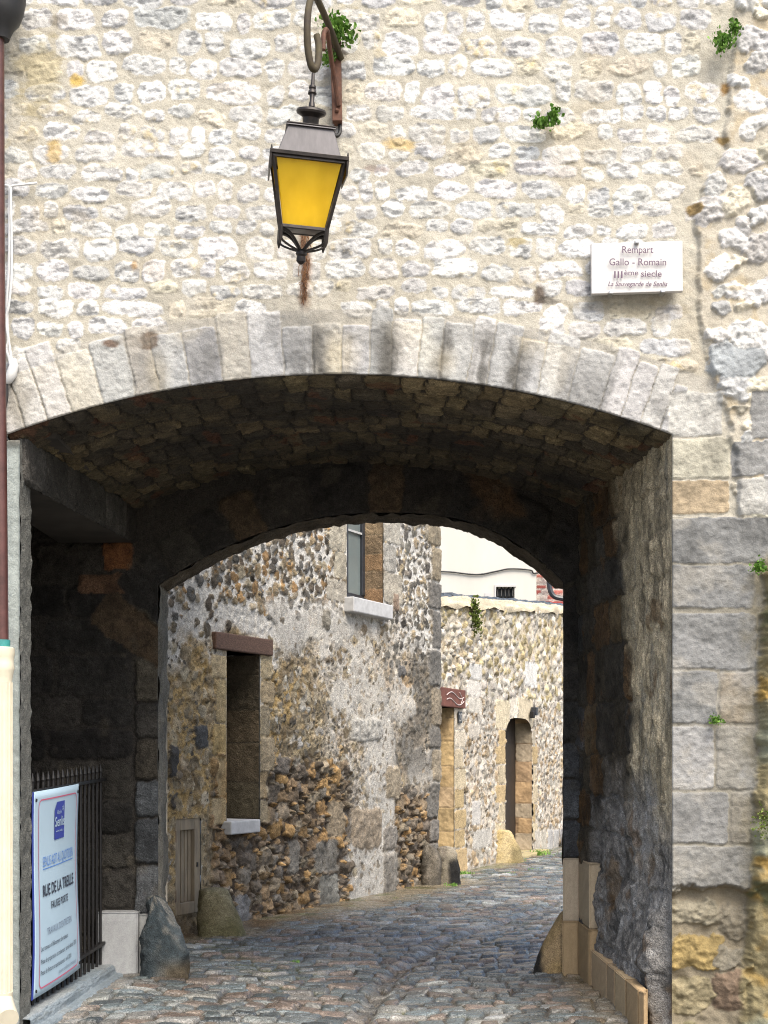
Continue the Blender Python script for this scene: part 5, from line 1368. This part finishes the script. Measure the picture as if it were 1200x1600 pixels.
mb = MB(); mb.tube(smooth_path([at(u, v, yc) for u, v in ((10, 597), (11, 620), (6, 650), (7, 676), (12, 688))]), .008, 7); mb.build('black_tail', M['black'], cb, smooth=True)

# ================================================================== PLANTS
def leaves(mb, c, n, spread, size, rng, lean=(0, -1, .3)):
    c = Vector(c)
    for _ in range(n):
        o = Vector((rng.gauss(0, spread[0]), -abs(rng.gauss(0, spread[1])), rng.gauss(0, spread[2])))
        p = c + o; s = size * rng.uniform(.5, 1.3)
        d = (Vector(lean) + Vector((rng.uniform(-1, 1), rng.uniform(-.6, .3), rng.uniform(-.6, 1)))).normalized()
        a = d.cross(Vector((rng.uniform(-1, 1), rng.uniform(-1, 1), rng.uniform(-1, 1)))).normalized(); b = d.cross(a) * .15
        mb.add([p, p + d * s * .35 + a * s * .32 + b * s, p + d * s * .8 + a * s * .22, p + d * s, p + d * s * .8 - a * s * .22, p + d * s * .35 - a * s * .32 + b * s], [(0, 1, 2, 3, 4, 5)])
def fern(name, label, spots, mat='leaf', stems=True, seed=1):
    rng = random.Random(seed); t = thing(name, label, 'plant', spots[0][0], 'plants growing out of the walls')
    mb = MB(); st = MB()
    for c, n, sp, sz in spots:
        leaves(mb, c, int(n * 2.2), sp, sz, rng)
        for k in range(max(3, n // 22)):
            e = Vector(c) + Vector((rng.gauss(0, sp[0]), -abs(rng.gauss(0, sp[1])), rng.gauss(0, sp[2]))); b = Vector(c) + Vector((0, .03, -sp[2] * .8))
            st.tube([b, b.lerp(e, .5) + Vector((0, -.01, .01)), e], [.0022, .0018, .001], 4)
    mb.build('leaves', M[mat], t)
    st.build('stems', M['stem'], t)
    return t
fern('wall_fern', 'green leafy plant sprouting from the wall behind the lamp bracket', [(at(522, 48, YF - .10), 130, (.036, .035, .03), .030), (at(540, 60, YF - .08), 60, (.03, .03, .03), .03), (at(516, 95, YF - .06), 40, (.02, .03, .025), .028)], seed=1)
fern('wall_fern', 'bright green plant growing out of the broken masonry edge at the top right', [(at(1128, 70, YF - .07), 120, (.026, .03, .026), .024), (at(1146, 48, YF - .06), 70, (.018, .025, .02), .022)], seed=2)
fern('wall_fern', 'small green fern growing from a joint above the plaque', [(at(845, 196, YF - .05), 70, (.025, .025, .014), .03), (at(864, 188, YF - .05), 70, (.012, .025, .024), .028)], seed=3)
fern('wall_fern', 'tiny green tuft in a joint of the grey pier blocks', [(at(1117, 1126, YF - .04), 70, (.018, .02, .013), .018)], seed=4)
fern('wall_fern', 'small dark green tuft at the right edge beside the grey pier', [(at(1184, 888, YF - .06), 80, (.018, .02, .018), .022)], seed=5)
fern('wall_moss', 'green weed hanging from the mossy masonry at the lower right edge', [(at(1194, 1285, YF - .16), 90, (.03, .03, .04), .02)], mat='leaf2', seed=6)
fern('creeper', 'narrow green creeper hanging from the top of the far rubble wall', [(gpt(gs(734 + i * 1.0), gz(736, 945 + i * 9), .06), 26, (.035, .03, .06), .055) for i in range(5)], mat='leaf2', seed=7)
# dead roots under the lantern
rng = random.Random(9); mb = MB()
for k in range(90):
    v0 = rng.uniform(355, 460); u0 = 476 + rng.gauss(0, 4.2) * (1 - (v0 - 355) / 160); p = Vector(at(u0, v0, YF - .016 - rng.random() * .008)); pts = [p]
    for j in range(4): p = p + Vector((rng.gauss(0, .005), rng.gauss(0, .002), -rng.uniform(.008, .022))); pts.append(Vector((p.x, min(p.y, YF - .012), p.z)))
    mb.tube(pts, .0018, 4)
o = mb.build('dead_roots', M['stem']); tag(o, 'brown strand of dried roots hanging on the wall below the lantern', 'dead plant')
# weeds in the lane
def weed(u, v, n, sz, label, seed):
    y = EYE * FPX / (v - HOR); rng = random.Random(seed); c = Vector(((u - 600) * y / FPX, y, 0)); c.z = float(ground_z(np.array(c.x), np.array(c.y))) + .02
    mb = MB()
    for k in range(n):
        b = c + Vector((rng.gauss(0, sz * .7), rng.gauss(0, sz * .9), -.01)); d = Vector((rng.gauss(0, .5), rng.gauss(0, .5), 1)).normalized(); s = sz * rng.uniform(.4, 1); w = Vector((d.y, -d.x, 0)); w = w.normalized() * .006 if w.length > .01 else Vector((.006, 0, 0))
        mb.add([b - w, b + w, b + d * s * .6 + w * .7 + Vector((0, 0, 0)), b + d * s + Vector((rng.gauss(0, .01), 0, -s * .1)), b + d * s * .6 - w * .7], [(0, 1, 2, 3, 4)])
    o = mb.build('weed', M['leaf']); tag(o, label, 'weed', 'weeds along the lane')
weed(405, 1437, 60, .07, 'small grass tuft at the foot of the brown rubble', 21)
weed(727, 1374, 70, .07, 'grass tuft at the foot of the pale doorway jamb', 22)
weed(803, 1352, 60, .08, 'grass tuft beside the yellow guard stone', 23)
weed(845, 1342, 90, .13, 'thick green weed past the sandstone step by the far wall', 24)
weed(833, 1366, 40, .05, 'low green weed among the far cobbles, right of the yellow guard stone', 25)
weed(708, 1391, 40, .05, 'weed growing at the base of the scuffed guard stone', 26)
weed(797, 1372, 40, .04, 'flat patch of weed between cobbles in front of the yellow guard stone', 27)
weed(463, 1508, 30, .03, 'tiny weed between the cobbles in the middle of the lane', 28)
